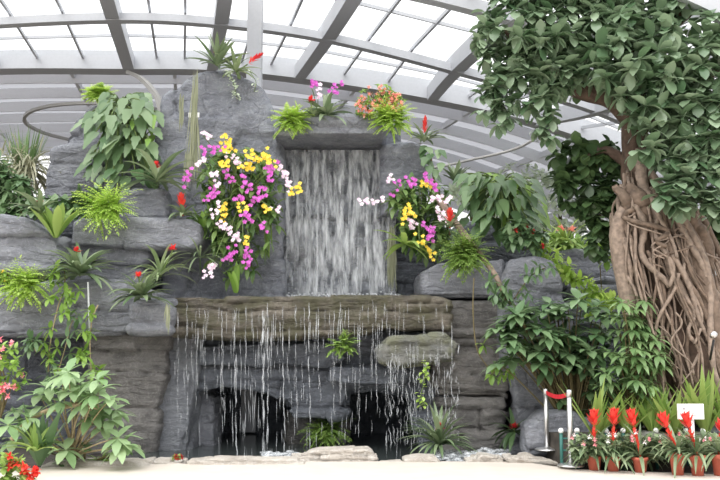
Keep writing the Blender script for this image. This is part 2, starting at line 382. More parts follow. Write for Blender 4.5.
def rock(name, label, poly, Y, depth, mat='rock', seed=1, amp=1.0, vox=0.029, blk=(1.0, 1.0, 2.6), cat='rock', group=None, inset=0.12, kind=None, style='strata'):
    """outline of the block's face at depth Y, its own thickness behind; split into strata and blocks"""
    pts = [P(u, v, Y) for u, v in poly]
    ctr = sum(pts, Vector()) / len(pts)
    bm = MB(); n = len(pts)
    # a face slightly smaller than the body behind gives the worn edges
    wx = max(p.x for p in pts) - min(p.x for p in pts); wz = max(p.z for p in pts) - min(p.z for p in pts)
    ins = min(inset, .25 * depth, .16 * wz); sx = 1 - 2 * min(.05, .08 * wx) / wx; sz = 1 - 2 * min(.05, .09 * wz) / wz
    for p in pts: bm.v.append(Vector((ctr.x + (p.x - ctr.x) * sx, Y, ctr.z + (p.z - ctr.z) * sz)))
    for p in pts: bm.v.append(Vector((p.x, Y + ins * 0.8, p.z)))
    for p in pts: bm.v.append(Vector((p.x, Y + depth, p.z)))
    bm.f.append(tuple(range(n))); bm.f.append(tuple(2 * n + k for k in range(n))[::-1])
    for r_ in (0, 1):
        for k in range(n):
            a = r_ * n + k; b = r_ * n + (k + 1) % n
            bm.f.append((b, a, a + n, b + n))
    o = bm.build(name, M[mat], None)
    me = o.data
    md = o.modifiers.new('r', 'REMESH'); md.mode = 'VOXEL'; md.voxel_size = vox
    ms = o.modifiers.new('s', 'SMOOTH'); ms.factor = 0.5; ms.iterations = 1
    dg = bpy.context.evaluated_depsgraph_get()
    m2 = bpy.data.meshes.new_from_object(o.evaluated_get(dg), depsgraph=dg)
    o.modifiers.clear(); o.data = m2; m2.name = name
    nv = len(m2.vertices)
    co = np.empty(nv * 3); m2.vertices.foreach_get('co', co); co = co.reshape(-1, 3)
    nr = np.empty(nv * 3); m2.vertices.foreach_get('normal', nr); nr = nr.reshape(-1, 3)
    w = np.stack([fbm(co * 1.1, seed + 5), fbm(co * 1.1 + 9, seed + 6), fbm(co * 1.1 + 19, seed + 7) * 0.5], 1) * 0.35
    if style == 'mono':
        F1, F2, ID = voro((co + w) * np.array(blk), seed)
        d = (ID - 0.5) * 0.16 - 0.04 * np.exp(-((F2 - F1) / 0.06) ** 2)
        d += fbm(co * 2.2, seed + 31, 5) * 0.09
    else:
        rf = blk[2] * 1.25
        t = (co[:, 2] + 0.30 * w[:, 0] + 0.10 * fbm(co * 3, seed + 40, 2) / 3 + co[:, 0] * 0.02) * rf
        t = t + 0.30 * np.sin(t * 1.9 + seed); row = np.floor(t); ft = t - row
        hr = h3(row, row * 0 + 3, row * 0, seed)
        xs = blk[0] * 0.8; xx = (co[:, 0] + 0.30 * w[:, 1]) * xs + hr * 7; cl = np.floor(xx); fx = xx - cl
        yy = co[:, 1] * 0.8 + hr * 3; cy = np.floor(yy)
        hs = h3(row, cl, cy, seed + 2); hc = h3(row, cl + (fx > .5), cy, seed + 5)
        d = (hs - 0.5) * 0.14 + (hr - 0.5) * 0.07 + (ft - 0.5) * (hs - 0.3) * 0.07
        d -= 0.085 * np.exp(-(np.minimum(ft, 1 - ft) / rf / 0.017) ** 2)
        d -= 0.06 * (hc > 0.5) * np.exp(-(np.minimum(fx, 1 - fx) / xs / 0.016) ** 2)
        t2 = t * 2.6 + 3 * hs; r2 = np.floor(t2); d += (h3(r2, cl, cy, seed + 8) - 0.5) * 0.045
        d += fbm(co * np.array([1.4, 1.4, 13]), seed + 21, 3) * 0.018 + fbm(co * 4.5, seed + 31, 4) * 0.03
    d = d + 0.02
    co = co + nr * (d * amp)[:, None]
    m2.vertices.foreach_set('co', co.ravel())
    m2.polygons.foreach_set('use_smooth', [True] * len(m2.polygons))
    if not m2.materials: m2.materials.append(M[mat])
    m2.update()
    # origin at the block's base
    base = Vector(((co[:, 0].min() + co[:, 0].max()) / 2, co[:, 1].mean(), co[:, 2].min()))
    m2.transform(Matrix.Translation(-base)); o.location = base
    bpy.data.meshes.remove(me)
    tag(o, label, cat, group)
    if kind: o['kind'] = kind
    return o

# ------------------------------------------------------------------ ground
def ground():
    g = MB(); g.v = [Vector(p) for p in ((-40, 8, -0.06), (40, 8, -0.06), (40, 70, -0.06), (-40, 70, -0.06))]; g.f = [(0, 1, 2, 3)]
    struct(g.build('ground', M['soil'], None, False))
    # plaza, its far edge bending round the pool and the beds
    edge = [(-40, 12.2), (-7, 12.2), (-4.6, 11.7), (-3.2, 12.1), (-1, 12.45), (1, 12.5), (2.2, 12.45), (2.7, 11.7), (4.2, 11.25), (6, 11.05), (40, 11)]
    b = MB(); n = len(edge)
    b.v = [Vector((x, -12, 0)) for x, y in edge] + [Vector((x, y, 0)) for x, y in edge] + [Vector((x, y, -0.1)) for x, y in edge]
    for i in range(n - 1):
        b.f.append((i, i + 1, n + i + 1, n + i)); b.f.append((n + i, n + i + 1, 2 * n + i + 1, 2 * n + i))
    struct(b.build('floor', M['plaza'], None, False))
    w = MB(); w.v = [Vector(p) for p in ((-3.6, 12.0, -0.03), (2.5, 12.0, -0.03), (2.5, 17.5, -0.03), (-3.6, 17.5, -0.03))]; w.f = [(0, 1, 2, 3)]
    struct(w.build('pool_water', M['pool'], None, False))
ground()

# ------------------------------------------------------------------ greenhouse roof
def roof():
    Ys = [12.4, 15.4, 19.0, 24.0]
    rows = [
        [(-230, -160), (65, -112), (240, -105), (408, -80), (607, -28), (790, 55), (960, 150)],
        [(-100, -28), (94, -37), (229, -31), (363, -12), (516, 25), (690, 85), (840, 165)],
        [(-45, 30), (113, 22), (221, 27), (328, 42), (457, 74), (600, 115), (730, 175)],
        [(-8, 72), (129, 72), (212, 73), (299, 81), (432, 102), (540, 127), (660, 170)],
    ]
    nodes = [[P(u, v, Y) for u, v in r] for r, Y in zip(rows, Ys)]
    for r in nodes:   # the arches run on past the last rafters
        r.insert(0, r[0] * 2 - r[1] - Vector((0, 0, 0.25)))
    nt = [0]
    def trim(mb, mat='steel'):
        nt[0] += 1
        return struct(mb.build('trim_%d' % nt[0], M[mat], None, False))
    dims = [(.26, .22), (.26, .22), (.24, .17), (.55, .52)]
    for r, (w, h) in zip(nodes, dims):
        b = MB(); b.beam(catmull(r, 6), w, h); trim(b)
    for j in range(len(nodes[0])):
        b = MB(); b.beam(catmull([nodes[i][j] + Vector((0, 0, 0.03)) for i in range(4)], 5), 0.30, 0.36); trim(b)
    k = 0
    for i in range(3):
        for j in range(len(nodes[0]) - 1):
            A, B, C_, D = nodes[i][j], nodes[i][j + 1], nodes[i + 1][j + 1], nodes[i + 1][j]
            up = Vector((0, 0, 0.42))
            def bl(s, t): return (A * (1 - s) + B * s) * (1 - t) + (D * (1 - s) + C_ * s) * t + up
            k += 1
            g = MB(); g.v = [bl(s / 3, t / 2) for t in range(3) for s in range(4)]
            g.f = [(a + 4 * t, a + 1 + 4 * t, a + 5 + 4 * t, a + 4 + 4 * t) for t in range(2) for a in range(3)]
            w = struct(g.build('window_%d' % k, M['glass'], None, False))
            for s in (1 / 3, 2 / 3):
                q = MB(); q.beam([bl(s, t / 6) - Vector((0, 0, 0.09)) for t in range(7)], 0.055, 0.08); q.build('glazing_bar', M['steel'], w, False)
            q = MB(); q.beam([bl(s / 6, 0.5) - Vector((0, 0, 0.08)) for s in range(7)], 0.045, 0.07); q.build('glazing_bar', M['steel'], w, False)
    # lower roof beyond the deep ring beam: frosted panels on close purlins
    far = [P(187 + (u - 187) * 0.6, 262 + (v - 262) * 0.6, 40.0) for u, v in rows[3]]
    far.insert(0, far[0] * 2 - far[1]); near = [p + Vector((0, 0, 0.5)) for p in nodes[3]]
    near.append(near[-1] * 2 - near[-2]); far.append(far[-1] * 2 - far[-2])
    n = len(near); g = MB(); R = 9
    nr = catmull(near, 4); fr = catmull(far, 4); m = len(nr)
    for t in range(R):
        for a, b in zip(nr, fr): g.v.append(a.lerp(b, t / (R - 1)))
    for t in range(R - 1):
        for s in range(m - 1): g.f.append((t * m + s, t * m + s + 1, (t + 1) * m + s + 1, (t + 1) * m + s))
    struct(g.build('ceiling', M['frosted'], None, True))
    for t in range(1, R):
        b = MB(); b.beam([a.lerp(c, t / (R - 1)) - Vector((0, 0, 0.36)) for a, c in zip(nr, fr)], 0.05, 0.34); trim(b, 'purlin')
    for s in range(2, m - 1, 4):
        b = MB(); b.beam([nr[s].lerp(fr[s], t / 6) - Vector((0, 0, 0.2)) for t in range(7)], 0.10, 0.18); trim(b, 'purlin')
    # ring rail hung under the lower roof, and a curved pipe
    b = MB(); c = Vector((-7.6, 27.3, 8.35))
    b.beam([c + Vector((2.65 * math.cos(a), 2.65 * math.sin(a), 0)) for a in [2 * PI * i / 40 for i in range(41)]], 0.10, 0.08); trim(b, 'ring')
    b = MB(); b.beam(catmull([P(128, 74, 23.8), P(140, 80, 23.6), P(150, 90, 23.4), P(158, 103, 23.3), P(163, 125, 23.2)], 5), 0.2, 0.1); trim(b, 'ring')
    b = MB(); b.tube(catmull([P(548, 120, 22), P(535, 138, 22), P(512, 150, 22.5), P(470, 160, 23), P(432, 168, 23.5), P(380, 172, 24)], 5), 0.035, 8); trim(b, 'ring')
    # column behind the rock pillar
    b = MB(); x = P(255, 40, 17).x; b.box((x, 17, 4.6), 0.28, 0.28, 9.2); trim(b)
    # far glass wall
    b = MB()
    wl = MB(); y = 41.0
    for i in range(24):
        for kz in range(4):
            n0 = len(wl.v); x0 = -30 + i * 2.6
            for dx, dz in ((0, 0), (2.6, 0), (2.6, 2.3), (0, 2.3)): wl.v.append(Vector((x0 + dx, y, kz * 2.3 + dz)))
            wl.f.append((n0, n0 + 1, n0 + 2, n0 + 3))
    w = struct(wl.build('wall_back', M['glass'], None, False))
    fr_ = MB()
    for i in range(25): fr_.box((-30 + i * 2.6, y, 4.6), 0.12, 0.12, 9.2)
    for kz in range(5): fr_.box((1.2, y, kz * 2.3), 62.4, 0.1, 0.1)
    fr_.build('frame', M['steel'], w, False)
roof()
# ------------------------------------------------------------------ rockery
def rocks():
    R = rock
    R('standing_rock', 'tall grey rock pillar with flat top rising beside the upper waterfall',
      [(165, 305), (160, 200), (157, 150), (162, 95), (178, 82), (190, 71), (215, 67), (242, 74), (263, 88), (270, 108), (278, 142), (282, 200), (282, 305)], 15.0, 1.6, 'rock_pillar', 3, 1.0, 0.045, (1.3, 1.3, 1.3), style='mono')
    R('boulder', 'rounded boulder top behind the drooping big-leaf plant', [(60, 165), (64, 138), (78, 118), (98, 106), (125, 110), (145, 135), (150, 165)], 16.0, 1.2, 'rock', 5, .8, style='mono')
    R('rock', 'squarish grey rock under the rounded boulder, beside the spiky grass plant', [(42, 220), (44, 175), (52, 150), (70, 146), (120, 148), (155, 160), (158, 225)], 15.4, 1.2, 'rock', 6, .7, .029, (.7, 1, 1.2))
    R('rock', 'small square block on top of the long slab', [(118, 225), (120, 192), (135, 187), (165, 188), (168, 225)], 14.6, .8, 'rock', 7, .5, .028, (.8, 1, 1.2))
    R('rock_slab', 'long horizontal grey slab carrying the bright green fern', [(67, 246), (70, 220), (80, 215), (190, 218), (200, 224), (201, 242), (192, 250), (140, 249)], 14.0, 1.2, 'rock', 8, .6, .028, (.6, 1, 1.1))
    R('rock_slab', 'thin wedge slab under the long horizontal slab', [(68, 250), (90, 241), (140, 246), (148, 258), (140, 264), (110, 262)], 14.25, 1.2, 'rock', 9, .5, .028, (.6, 1, 1.1))
    R('rock_slab', 'lowest thin slab behind the red flowered bromeliads', [(62, 285), (66, 268), (95, 261), (140, 263), (148, 285)], 14.3, 1.2, 'rock', 10, .5, .028, (.6, 1, 1.1))
    R('boulder', 'broad smooth boulder at the photo edge above the pale fern', [(-40, 275), (-40, 212), (0, 214), (22, 217), (38, 227), (57, 238), (64, 260), (55, 273)], 13.7, 1.3, 'rock', 11, .7, .029, (.6, 1, 1.2))
    R('rock_slab', 'wide overhanging shelf of rock behind the climbing vines', [(-40, 336), (-40, 300), (10, 293), (50, 283), (140, 283), (166, 292), (166, 330), (110, 336), (40, 338)], 13.6, 1.7, 'rock', 12, .75, .029, (.5, 1, 1.5))
    R('rock', 'cracked block jutting beside the ledge under a red bromeliad', [(128, 334), (128, 305), (136, 300), (170, 300), (171, 333)], 13.2, .9, 'rock', 13, .5, .03, (2, 2, 3.5))
    R('rock', 'layered rock wall under the shelf beside the pale leafed shrub', [(84, 470), (86, 332), (170, 332), (168, 365), (160, 400), (152, 440), (148, 470)], 13.9, 1.8, 'rock_brown', 14, .9, .029, (.7, 1, 1.6))
    R('rock', 'shaded rock recess behind the pink flowering shrub', [(-60, 470), (-60, 330), (100, 330), (100, 470)], 15.0, 1, 'rock_wet_shaded', 15, 1)
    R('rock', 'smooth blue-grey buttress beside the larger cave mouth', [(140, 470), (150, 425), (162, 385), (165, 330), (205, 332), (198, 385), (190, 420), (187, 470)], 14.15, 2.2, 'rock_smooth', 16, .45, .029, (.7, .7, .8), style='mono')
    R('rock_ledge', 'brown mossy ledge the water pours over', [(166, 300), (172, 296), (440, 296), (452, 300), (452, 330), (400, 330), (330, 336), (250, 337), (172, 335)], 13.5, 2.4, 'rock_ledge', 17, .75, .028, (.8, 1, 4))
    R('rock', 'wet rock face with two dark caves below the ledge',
      [(160, 330), (455, 330), (455, 470), (421, 470), (419, 412), (412, 396), (375, 386), (347, 390), (344, 412), (325, 419), (293, 417), (288, 402), (265, 390), (225, 384), (196, 389), (188, 405), (185, 470), (160, 470)], 14.35, 2.6, 'rock_wet_shaded', 18, .85, .029, (.55, 1, 2.6))
    R('rock', 'dark back wall inside the caves', [(140, 475), (140, 320), (470, 320), (470, 475)], 17.0, .6, 'rock_wet_shaded', 19, 1, .08)
    R('rock', 'narrow upright stone standing inside the larger cave', [(188, 470), (190, 402), (202, 392), (213, 398), (217, 470)], 14.8, .7, 'rock', 20, .6, .03, (2, 2, 1), style='mono')
    R('rock', 'brown stone between the two caves under the green fern', [(284, 470), (287, 412), (346, 410), (346, 470)], 15.1, .9, 'rock_brown', 21, .7)
    R('rock_slab', 'wet strata slab just below the ledge over the larger cave', [(198, 362), (202, 346), (260, 342), (330, 344), (348, 358), (330, 370), (260, 364)], 14.1, .8, 'rock_wet_shaded', 22, .5, .028, (.6, 1, 4))
    R('rock_slab', 'flat pale wet slab splashed by water below the ledge end', [(376, 350), (392, 336), (440, 334), (457, 346), (455, 360), (400, 368), (380, 362)], 13.35, 1.2, 'rock_slabwet', 23, .5, .03, (.8, 1, 4))
    R('rock_slab', 'wet slab below the hanging small fern', [(328, 380), (332, 367), (400, 364), (412, 372), (405, 386), (350, 386)], 13.95, .8, 'rock_wet_shaded', 24, .5, .03, (.8, 1, 4))
    R('rock', 'stratified wet rock wall behind the upper waterfall', [(262, 305), (262, 150), (402, 150), (402, 305)], 15.75, 1.0, 'rock_wet_shaded', 25, 1.15, .029, (.55, 1, 3.2))
    R('rock_slab', 'rounded log-like rock spanning above the upper waterfall', [(273, 135), (276, 125), (300, 117), (360, 114), (385, 121), (390, 129), (384, 135)], 14.5, 2.4, 'rock_pillar', 26, .4, .028, (.6, 1, 2))
    R('rock', 'pale square rock beside the top of the upper waterfall', [(381, 215), (382, 144), (412, 141), (425, 147), (428, 185), (424, 215)], 15.0, 1.2, 'rock_pillar', 27, .3, .03, (1, 1, 1), style='mono')
    R('rock', 'shaded rock behind the smaller orchid mass', [(388, 305), (385, 205), (445, 205), (445, 305)], 15.7, .9, 'rock_wet_shaded', 28, .8)
    R('rock', 'shaded rock behind the large orchid mass', [(170, 305), (165, 245), (290, 262), (290, 305)], 15.2, .9, 'rock_wet_shaded', 29, .8)
    R('rock', 'topmost block of the stacked rocks right of the ledge', [(421, 299), (421, 272), (440, 262), (505, 260), (507, 299)], 14.0, 1.6, 'rock', 30, .6, .03, (.7, 1, 1.6))
    R('rock', 'second block of the stacked rocks, level with the ledge end', [(425, 337), (424, 301), (507, 300), (507, 338)], 13.95, 1.6, 'rock_brown', 31, .7, .03, (.8, 1, 2))
    R('rock', 'third block of the stacked rocks, beside the splashed slab', [(433, 399), (430, 339), (507, 339), (510, 400)], 14.05, 1.6, 'rock_brown', 32, .8, .03, (.9, 1, 2.6))
    R('rock', 'brownish lowest block of the stacked rocks behind the pool bromeliad', [(434, 470), (438, 401), (506, 401), (503, 470)], 14.0, 1.6, 'rock_brown', 33, 1.0, .03, (1, 1, 2.8))
    R('boulder', 'tall leaning rock behind the palmate shrub', [(512, 470), (516, 400), (500, 330), (500, 285), (512, 262), (535, 256), (552, 262), (568, 300), (590, 370), (604, 470)], 13.75, 1.5, 'rock', 34, .8, .029, (.7, .8, 1.2), style='mono')
    R('rock_slab', 'far rock slab beneath the green trailing creeper', [(545, 278), (548, 254), (575, 248), (640, 255), (650, 280)], 16.0, 1.2, 'rock', 35, .7)
    R('rock_slab', 'second far rock slab by the fig trunk', [(560, 318), (565, 282), (600, 276), (660, 284), (660, 318)], 15.3, 1.2, 'rock', 36, .7)
    R('rock', 'dark rock bank behind the lance-leaved shrub', [(560, 470), (560, 318), (800, 318), (800, 470)], 15.0, .8, 'rock_wet_shaded', 37, 1)
    R('boulder', 'low grey boulder behind the chrome stanchions', [(526, 455), (528, 427), (545, 413), (575, 412), (592, 424), (597, 455)], 12.9, .6, 'rock', 38, .6, .03, style='mono')
    R('boulder', 'small grey boulder beside the white sign', [(702, 450), (703, 422), (715, 414), (740, 416), (745, 450)], 12.2, .4, 'rock_pillar', 39, .5, .03, style='mono')
    R('rock_slab', 'highest rock step behind the upper waterfall', [(296, 216), (300, 200), (345, 198), (398, 203), (398, 214), (340, 219)], 15.55, .5, 'rock_wet_shaded', 41, .6, .029, (.7, 1, 4))
    R('rock_slab', 'middle rock step behind the upper waterfall', [(266, 248), (268, 234), (320, 231), (360, 236), (398, 234), (398, 247), (330, 251)], 15.5, .5, 'rock_wet_shaded', 42, .6, .029, (.7, 1, 4))
    R('rock_slab', 'lowest rock step at the foot of the upper waterfall', [(236, 302), (240, 290), (262, 276), (300, 270), (335, 276), (372, 284), (396, 280), (396, 302)], 15.35, .6, 'rock_wet_shaded', 43, .6, .029, (.7, 1, 4))
    R('rock', 'dark recess rock under the log-like rock, where the water starts', [(262, 165), (262, 122), (402, 122), (402, 165)], 16.75, .4, 'rock_wet_shaded', 46, .4)
    R('rock', 'shaded rock filling the gaps between the slabs over the shelf', [(-60, 310), (-60, 222), (45, 215), (60, 205), (175, 205), (175, 310)], 15.2, .5, 'rock_wet_shaded', 44, .6)
    R('rock', 'shaded rock under the dark philodendron', [(436, 300), (440, 235), (470, 222), (520, 228), (560, 250), (570, 300)], 15.3, .8, 'rock_wet_shaded', 45, .6)
    # kerb stones along the pool
    K = [([(38, 478), (40, 466), (70, 461), (128, 462), (150, 468), (150, 478)], 12.0, 'long low kerb stone in front of the pale leafed shrub'),
         ([(126, 474), (128, 464), (150, 460), (182, 461), (186, 474)], 12.2, 'pale kerb stone with the small red flower'),
         ([(184, 474), (186, 462), (215, 458), (296, 459), (310, 468), (308, 474)], 12.15, 'long layered kerb stone in front of the larger cave'),
         ([(284, 468), (290, 457), (318, 451), (368, 449), (378, 456), (378, 468)], 12.5, 'highest kerb stone in front of the smaller cave'),
         ([(376, 472), (378, 465), (402, 464), (404, 472)], 12.3, 'smallest kerb stone, nearly level with the paving'),
         ([(402, 470), (404, 460), (418, 457), (436, 458), (442, 464), (442, 470)], 12.4, 'short rounded kerb stone below the pool bromeliad'),
         ([(462, 472), (466, 460), (482, 456), (504, 457), (508, 472)], 12.4, 'kerb stone in front of the brownish block'),
         ([(506, 472), (508, 459), (530, 456), (550, 460), (560, 466), (560, 472)], 12.3, 'kerb stone nearest the chrome stanchions')]
    for i, (pl, y, lb) in enumerate(K):
        R('kerb_stone', lb, pl, y, .42, 'stone', 60 + i, .28, .018, (2, 2, 7), 'stone', 'kerb stones along the pool', .04)
    b = MB(); out = [(2.75, 12.15), (3.4, 11.95), (4.3, 11.85), (5.2, 11.75), (9, 11.6), (9, 15.2), (2.9, 15.2), (2.6, 12.8)]; n = len(out)
    b.v = [Vector((x, y, -.1)) for x, y in out] + [Vector((4 + (x - 4) * .97, 13.3 + (y - 13.3) * .94, .36)) for x, y in out]
    b.f = [tuple(range(n, 2 * n))] + [(k, (k + 1) % n, n + (k + 1) % n, n + k) for k in range(n)]
    struct(b.build('ground_bed', M['soil'], None, False))
    for k, (u, w_, lb) in enumerate(((600, 26, 'low border stone behind the first two potted bromeliads'), (650, 27, 'low border stone behind the third and fourth potted bromeliads'), (700, 26, 'low border stone under the white sign'))):
        R('border_stone', lb, [(u - w_, 462), (u - w_ + 3, 438), (u, 434), (u + w_ - 3, 437), (u + w_, 462)], 11.78, .3, 'rock_slabwet', 80 + k, .4, .025, (2, 2, 4), 'stone', 'border stones of the planted bed', .05)
rocks()

# ------------------------------------------------------------------ water
def water():
    r = random.Random(5)
    # upper sheet
    g = MB(); nx, nz = 60, 40
    for j in range(nz + 1):
        for i in range(nx + 1):
            u = 281 + (396 - 281) * i / nx; t = j / nz
            v = 150 + (298 - 150) * t
            Y = 15.36 - 0.16 * t + 0.035 * math.sin(i * 0.9 + 2 * math.sin(t * 3)) + r.uniform(-.01, .01)
            g.v.append(P(u, v, Y))
    for j in range(nz):
        for i in range(nx):
            a = j * (nx + 1) + i; g.f.append((a, a + 1, a + nx + 2, a + nx + 1))
    t = thing('waterfall', 'upper waterfall falling in a wide sheet over layered rock', 'waterfall', P(338, 298, 15.3))
    g.build('water_sheet', M['sheet'], t)
    s = MB()
    for k in range(60):
        u = r.choice([r.uniform(283, 394), r.gauss(352, 6), r.gauss(320, 18)]); v0 = r.uniform(148, 240); v1 = min(297, v0 + r.uniform(25, 110)); Y = 15.22 - r.uniform(0, .1)
        pts = [P(u + r.uniform(-.5, .5), v0 + (v1 - v0) * q / 5, Y - 0.02 * q) for q in range(6)]
        s.tube(pts, [.002, .004, .006, .005, .004, .001], 5)
    o = s.build('water_strands', M['strand'], t); o['kind'] = 'stuff'
    # lower fall off the ledge
    t2 = thing('waterfall', 'lower waterfall of thin broken strands dropping off the brown ledge', 'waterfall', P(310, 455, 13.4))
    s = MB()
    us = [(235, 1.6), (263, 2.4), (267, 1.4), (283, 1.2), (309, 1.3), (318, .9), (222, .9), (205, .7), (196, .6), (246, .7), (296, .8), (340, .9), (334, .8), (187, .6), (178, .6), (360, .6), (376, .7)]
    for u, wgt in us:
        v = 305 + r.uniform(-4, 8); end = r.uniform(445, 457); Y = 13.42 - r.uniform(0, .06); du = 0
        if wgt < 1: end = r.uniform(380, 440)
        while v < end:
            ln = r.uniform(14, 34) * (1 if wgt > 1 else .7)
            n = 5; uu = u + du
            s.tube([P(uu + r.uniform(-.6, .6), v + ln * q / n, Y) for q in range(n + 1)], [S(wgt * x * .5, Y) for x in (.25, .8, 1, .9, .6, .1)], 6)
            v += ln * r.uniform(.8, 1.25); du += r.uniform(-.8, .8)
    for k in range(380):
        u = r.choice([r.uniform(174, 448), r.gauss(262, 30), r.gauss(385, 38)]); u = min(452, max(172, u))
        lip = 332 if u < 340 else 326
        v = lip + abs(r.gauss(0, 60)); v = min(v, 448)
        if r.random() < .3: v = lip - r.uniform(0, 26)
        ln = r.uniform(8, 30); Y = 13.4 - r.uniform(0, .15)
        s.tube([P(u + r.uniform(-.4, .4), v + ln * q / 3, Y) for q in range(4)], [.001, .0042, .0035, .001], 5)
    for k in range(240):   # splash at the ledge end
        u = r.uniform(384, 460); v = 340 + r.random() ** .7 * 100; ln = r.uniform(5, 14); Y = 13.22 - r.uniform(0, .1)
        s.tube([P(u + r.uniform(-1, 1) + q * r.uniform(-.3, .5), v + ln * q / 3, Y) for q in range(4)], [.001, .005, .004, .001], 5)
    o = s.build('water_strands', M['strand'], t2); o['kind'] = 'stuff'
    f = MB()
    for k in range(200):
        u = r.uniform(286, 402); Y = 15.1 - r.uniform(0, .3); c = P(u, 296 - abs(r.gauss(0, 2)), Y); f.sphere((c.x, c.y, c.z - .02), r.uniform(.012, .028), 8, .7)
    o = f.build('foam', M['foam'], t); o['kind'] = 'stuff'
    f = MB()
    for k in range(260):
        u = r.uniform(432, 508); Y = 13.6 - r.uniform(0, .9); c = P(u, 455, Y); f.sphere((c.x, c.y, -.025 + abs(r.gauss(0, .04))), r.uniform(.03, .08), 8, .35)
    for k in range(60):
        u = r.uniform(262, 300); Y = 13.5 - r.uniform(0, .5); c = P(u, 455, Y); f.sphere((c.x, c.y, -.025 + abs(r.gauss(0, .03))), r.uniform(.03, .07), 8, .35)
    o = f.build('foam', M['foam'], t2); o['kind'] = 'stuff'
water()
# ------------------------------------------------------------------ plants
def outward(r, el0, el1, az0=0, az1=2 * PI):
    a = r.uniform(az0, az1); e = r.uniform(el0, el1)
    return Vector((math.cos(a) * math.cos(e), math.sin(a) * math.cos(e), math.sin(e)))

def spike_flower(mb, b, d, h, w, r, n=22):
    """torch of overlapping pointed bracts"""
    d = d.normalized()
    for i in range(n):
        t = i / (n - 1); a = i * 2.4
        o = Vector((math.cos(a), math.sin(a), 0)); o = (o - d * o.dot(d)).normalized()
        ww = w * (0.75 + 0.5 * math.sin(PI * t))
        mb.leaf(b + d * (h * (0.05 + 0.7 * t)), (o * (0.95 - 0.55 * t) + d * (0.6 + 0.7 * t)), ww * (1.05 - .35 * t), ww * .36, -0.25, 3, prof_lance, .25)

def bromeliad(name, label, u, v, Y, spread, n=42, flower=None, fmat='red', leaf='brom', seed=1, el=(0.25, 1.25), wl=.09, droop=.75, fsize=.5, fdir=None, pot=None, group=None, cat='bromeliad', flowers=1):
    """rosette of arching straps whose centre is at (u, v); spread = half its width in photo units"""
    r = random.Random(seed); Lf = S(spread, Y) * 1.5
    b = P(u, v, Y - (0 if pot else .12)); t = thing(name, label, cat, b if pot is None else b - Vector((0, 0, pot)), group)
    m = MB()
    for i in range(n):
        d = outward(r, *el)
        m.leaf(b + d * .02, d, Lf * r.uniform(.7, 1.1), max(.02, Lf * wl * 1.65 * r.uniform(.8, 1.2)), droop * r.uniform(.7, 1.2), 6, prof_strap, .35)
    m.build('foliage', M[leaf], t)
    for k in range(flowers):
        if flower:
            fd = Vector(fdir) if fdir else Vector((r.uniform(-.15, .15), -.25, 1))
            if flowers > 1: fd = Vector((r.uniform(-.5, .5), -.3, 1))
            fd.normalize(); top = b + fd * (Lf * fsize)
            s = MB(); s.tube([b, b + fd * (Lf * fsize * .5), top], [.014, .012, .012], 6); s.build('stem', M['greenstem'] if flower != 'torch' else M[fmat], t)
            f = MB()
            if flower == 'torch': spike_flower(f, top, fd, S(19, Y), S(9, Y), r)
            elif flower == 'spike': spike_flower(f, top, fd, S(24, Y), S(6.5, Y), r, 26)
            else:
                for q in range(16):
                    d = (outward(r, -.1, 1.3)); f.leaf(top, d, S(6.4, Y) * r.uniform(.8, 1.1), S(3.6, Y), .1, 3, prof_lance, .2)
            f.build('flower', M[fmat], t)
    if pot:
        p = MB(); R_ = .092
        p.lathe(b - Vector((0, 0, pot)), [(R_ * .72, 0), (R_ * .95, pot * .78), (R_ * 1.08, pot * .8), (R_ * 1.08, pot), (R_ * .9, pot), (R_ * .88, pot * .9)], 18); p.build('pot', M['terracotta'], t)
    return t

def fern(name, label, u, v, Y, w, h, mat='fern', seed=1, n=46, cat='fern', group=None):
    """mound of feathery fronds centred on (u, v) half-size w x h, falling over an edge"""
    r = random.Random(seed); c = P(u, v, Y); W_ = S(w, Y); H = S(h, Y)
    root = c + Vector((0, -.06, -H * .05)); t = thing(name, label, cat, root, group); m = MB()
    for i in range(int(n * 2.0)):
        d = Vector((r.uniform(-1, 1), r.uniform(-1, .1), r.uniform(-.7, 1.2))).normalized()
        L = (W_ * abs(d.x) + H * abs(d.z) * .75 + .55 * W_ * abs(d.y)) * r.uniform(.8, 1.2)
        j0 = r.uniform(-.42, .42); d = (d + Vector((j0 * .8, 0, .15))).normalized(); L *= .82
        p = root + Vector((j0 * W_, r.uniform(-.06, .03), r.uniform(-.3, .3) * H)); cur = d.copy(); k = 8; st = L / k
        for j in range(k):
            cur = (cur - ZV * (.03 + .017 * j)).normalized(); q = p + cur * st
            s = cur.cross(ZV)
            if s.length < .05: s = Vector((1, 0, 0))
            s.normalize(); ln = max(L * .24, S(6, Y)) * (1 - .6 * j / k)
            for sg in (-1, 1):
                m.leaf(q, s * sg * .8 + cur * .8 + ZV * .1, ln, ln * .5, .35, 2, prof_lance, .1)
            p = q
        m.leaf(p, cur, L * .2, L * .07, .2, 2, prof_lance)
    m.build('foliage', M[mat], t)
    return t

def straps(name, label, u, v, Y, h, n=16, mat='strap', seed=1, w=.06, spread=.5, droop=.25, cat='plant', group=None, prof=prof_strap):
    r = random.Random(seed); b = P(u, v, Y); t = thing(name, label, cat, b, group); m = MB(); H = S(h, Y)
    for i in range(n):
        d = Vector((r.uniform(-spread, spread), r.uniform(-spread, spread * .6), 1)).normalized()
        m.leaf(b + Vector((d.x, d.y, 0)) * .06, d, H * r.uniform(.65, 1.15), H * w * r.uniform(.8, 1.3), droop * r.uniform(.3, 1.6), 6, prof, .25)
    m.build('foliage', M[mat], t)
    return t

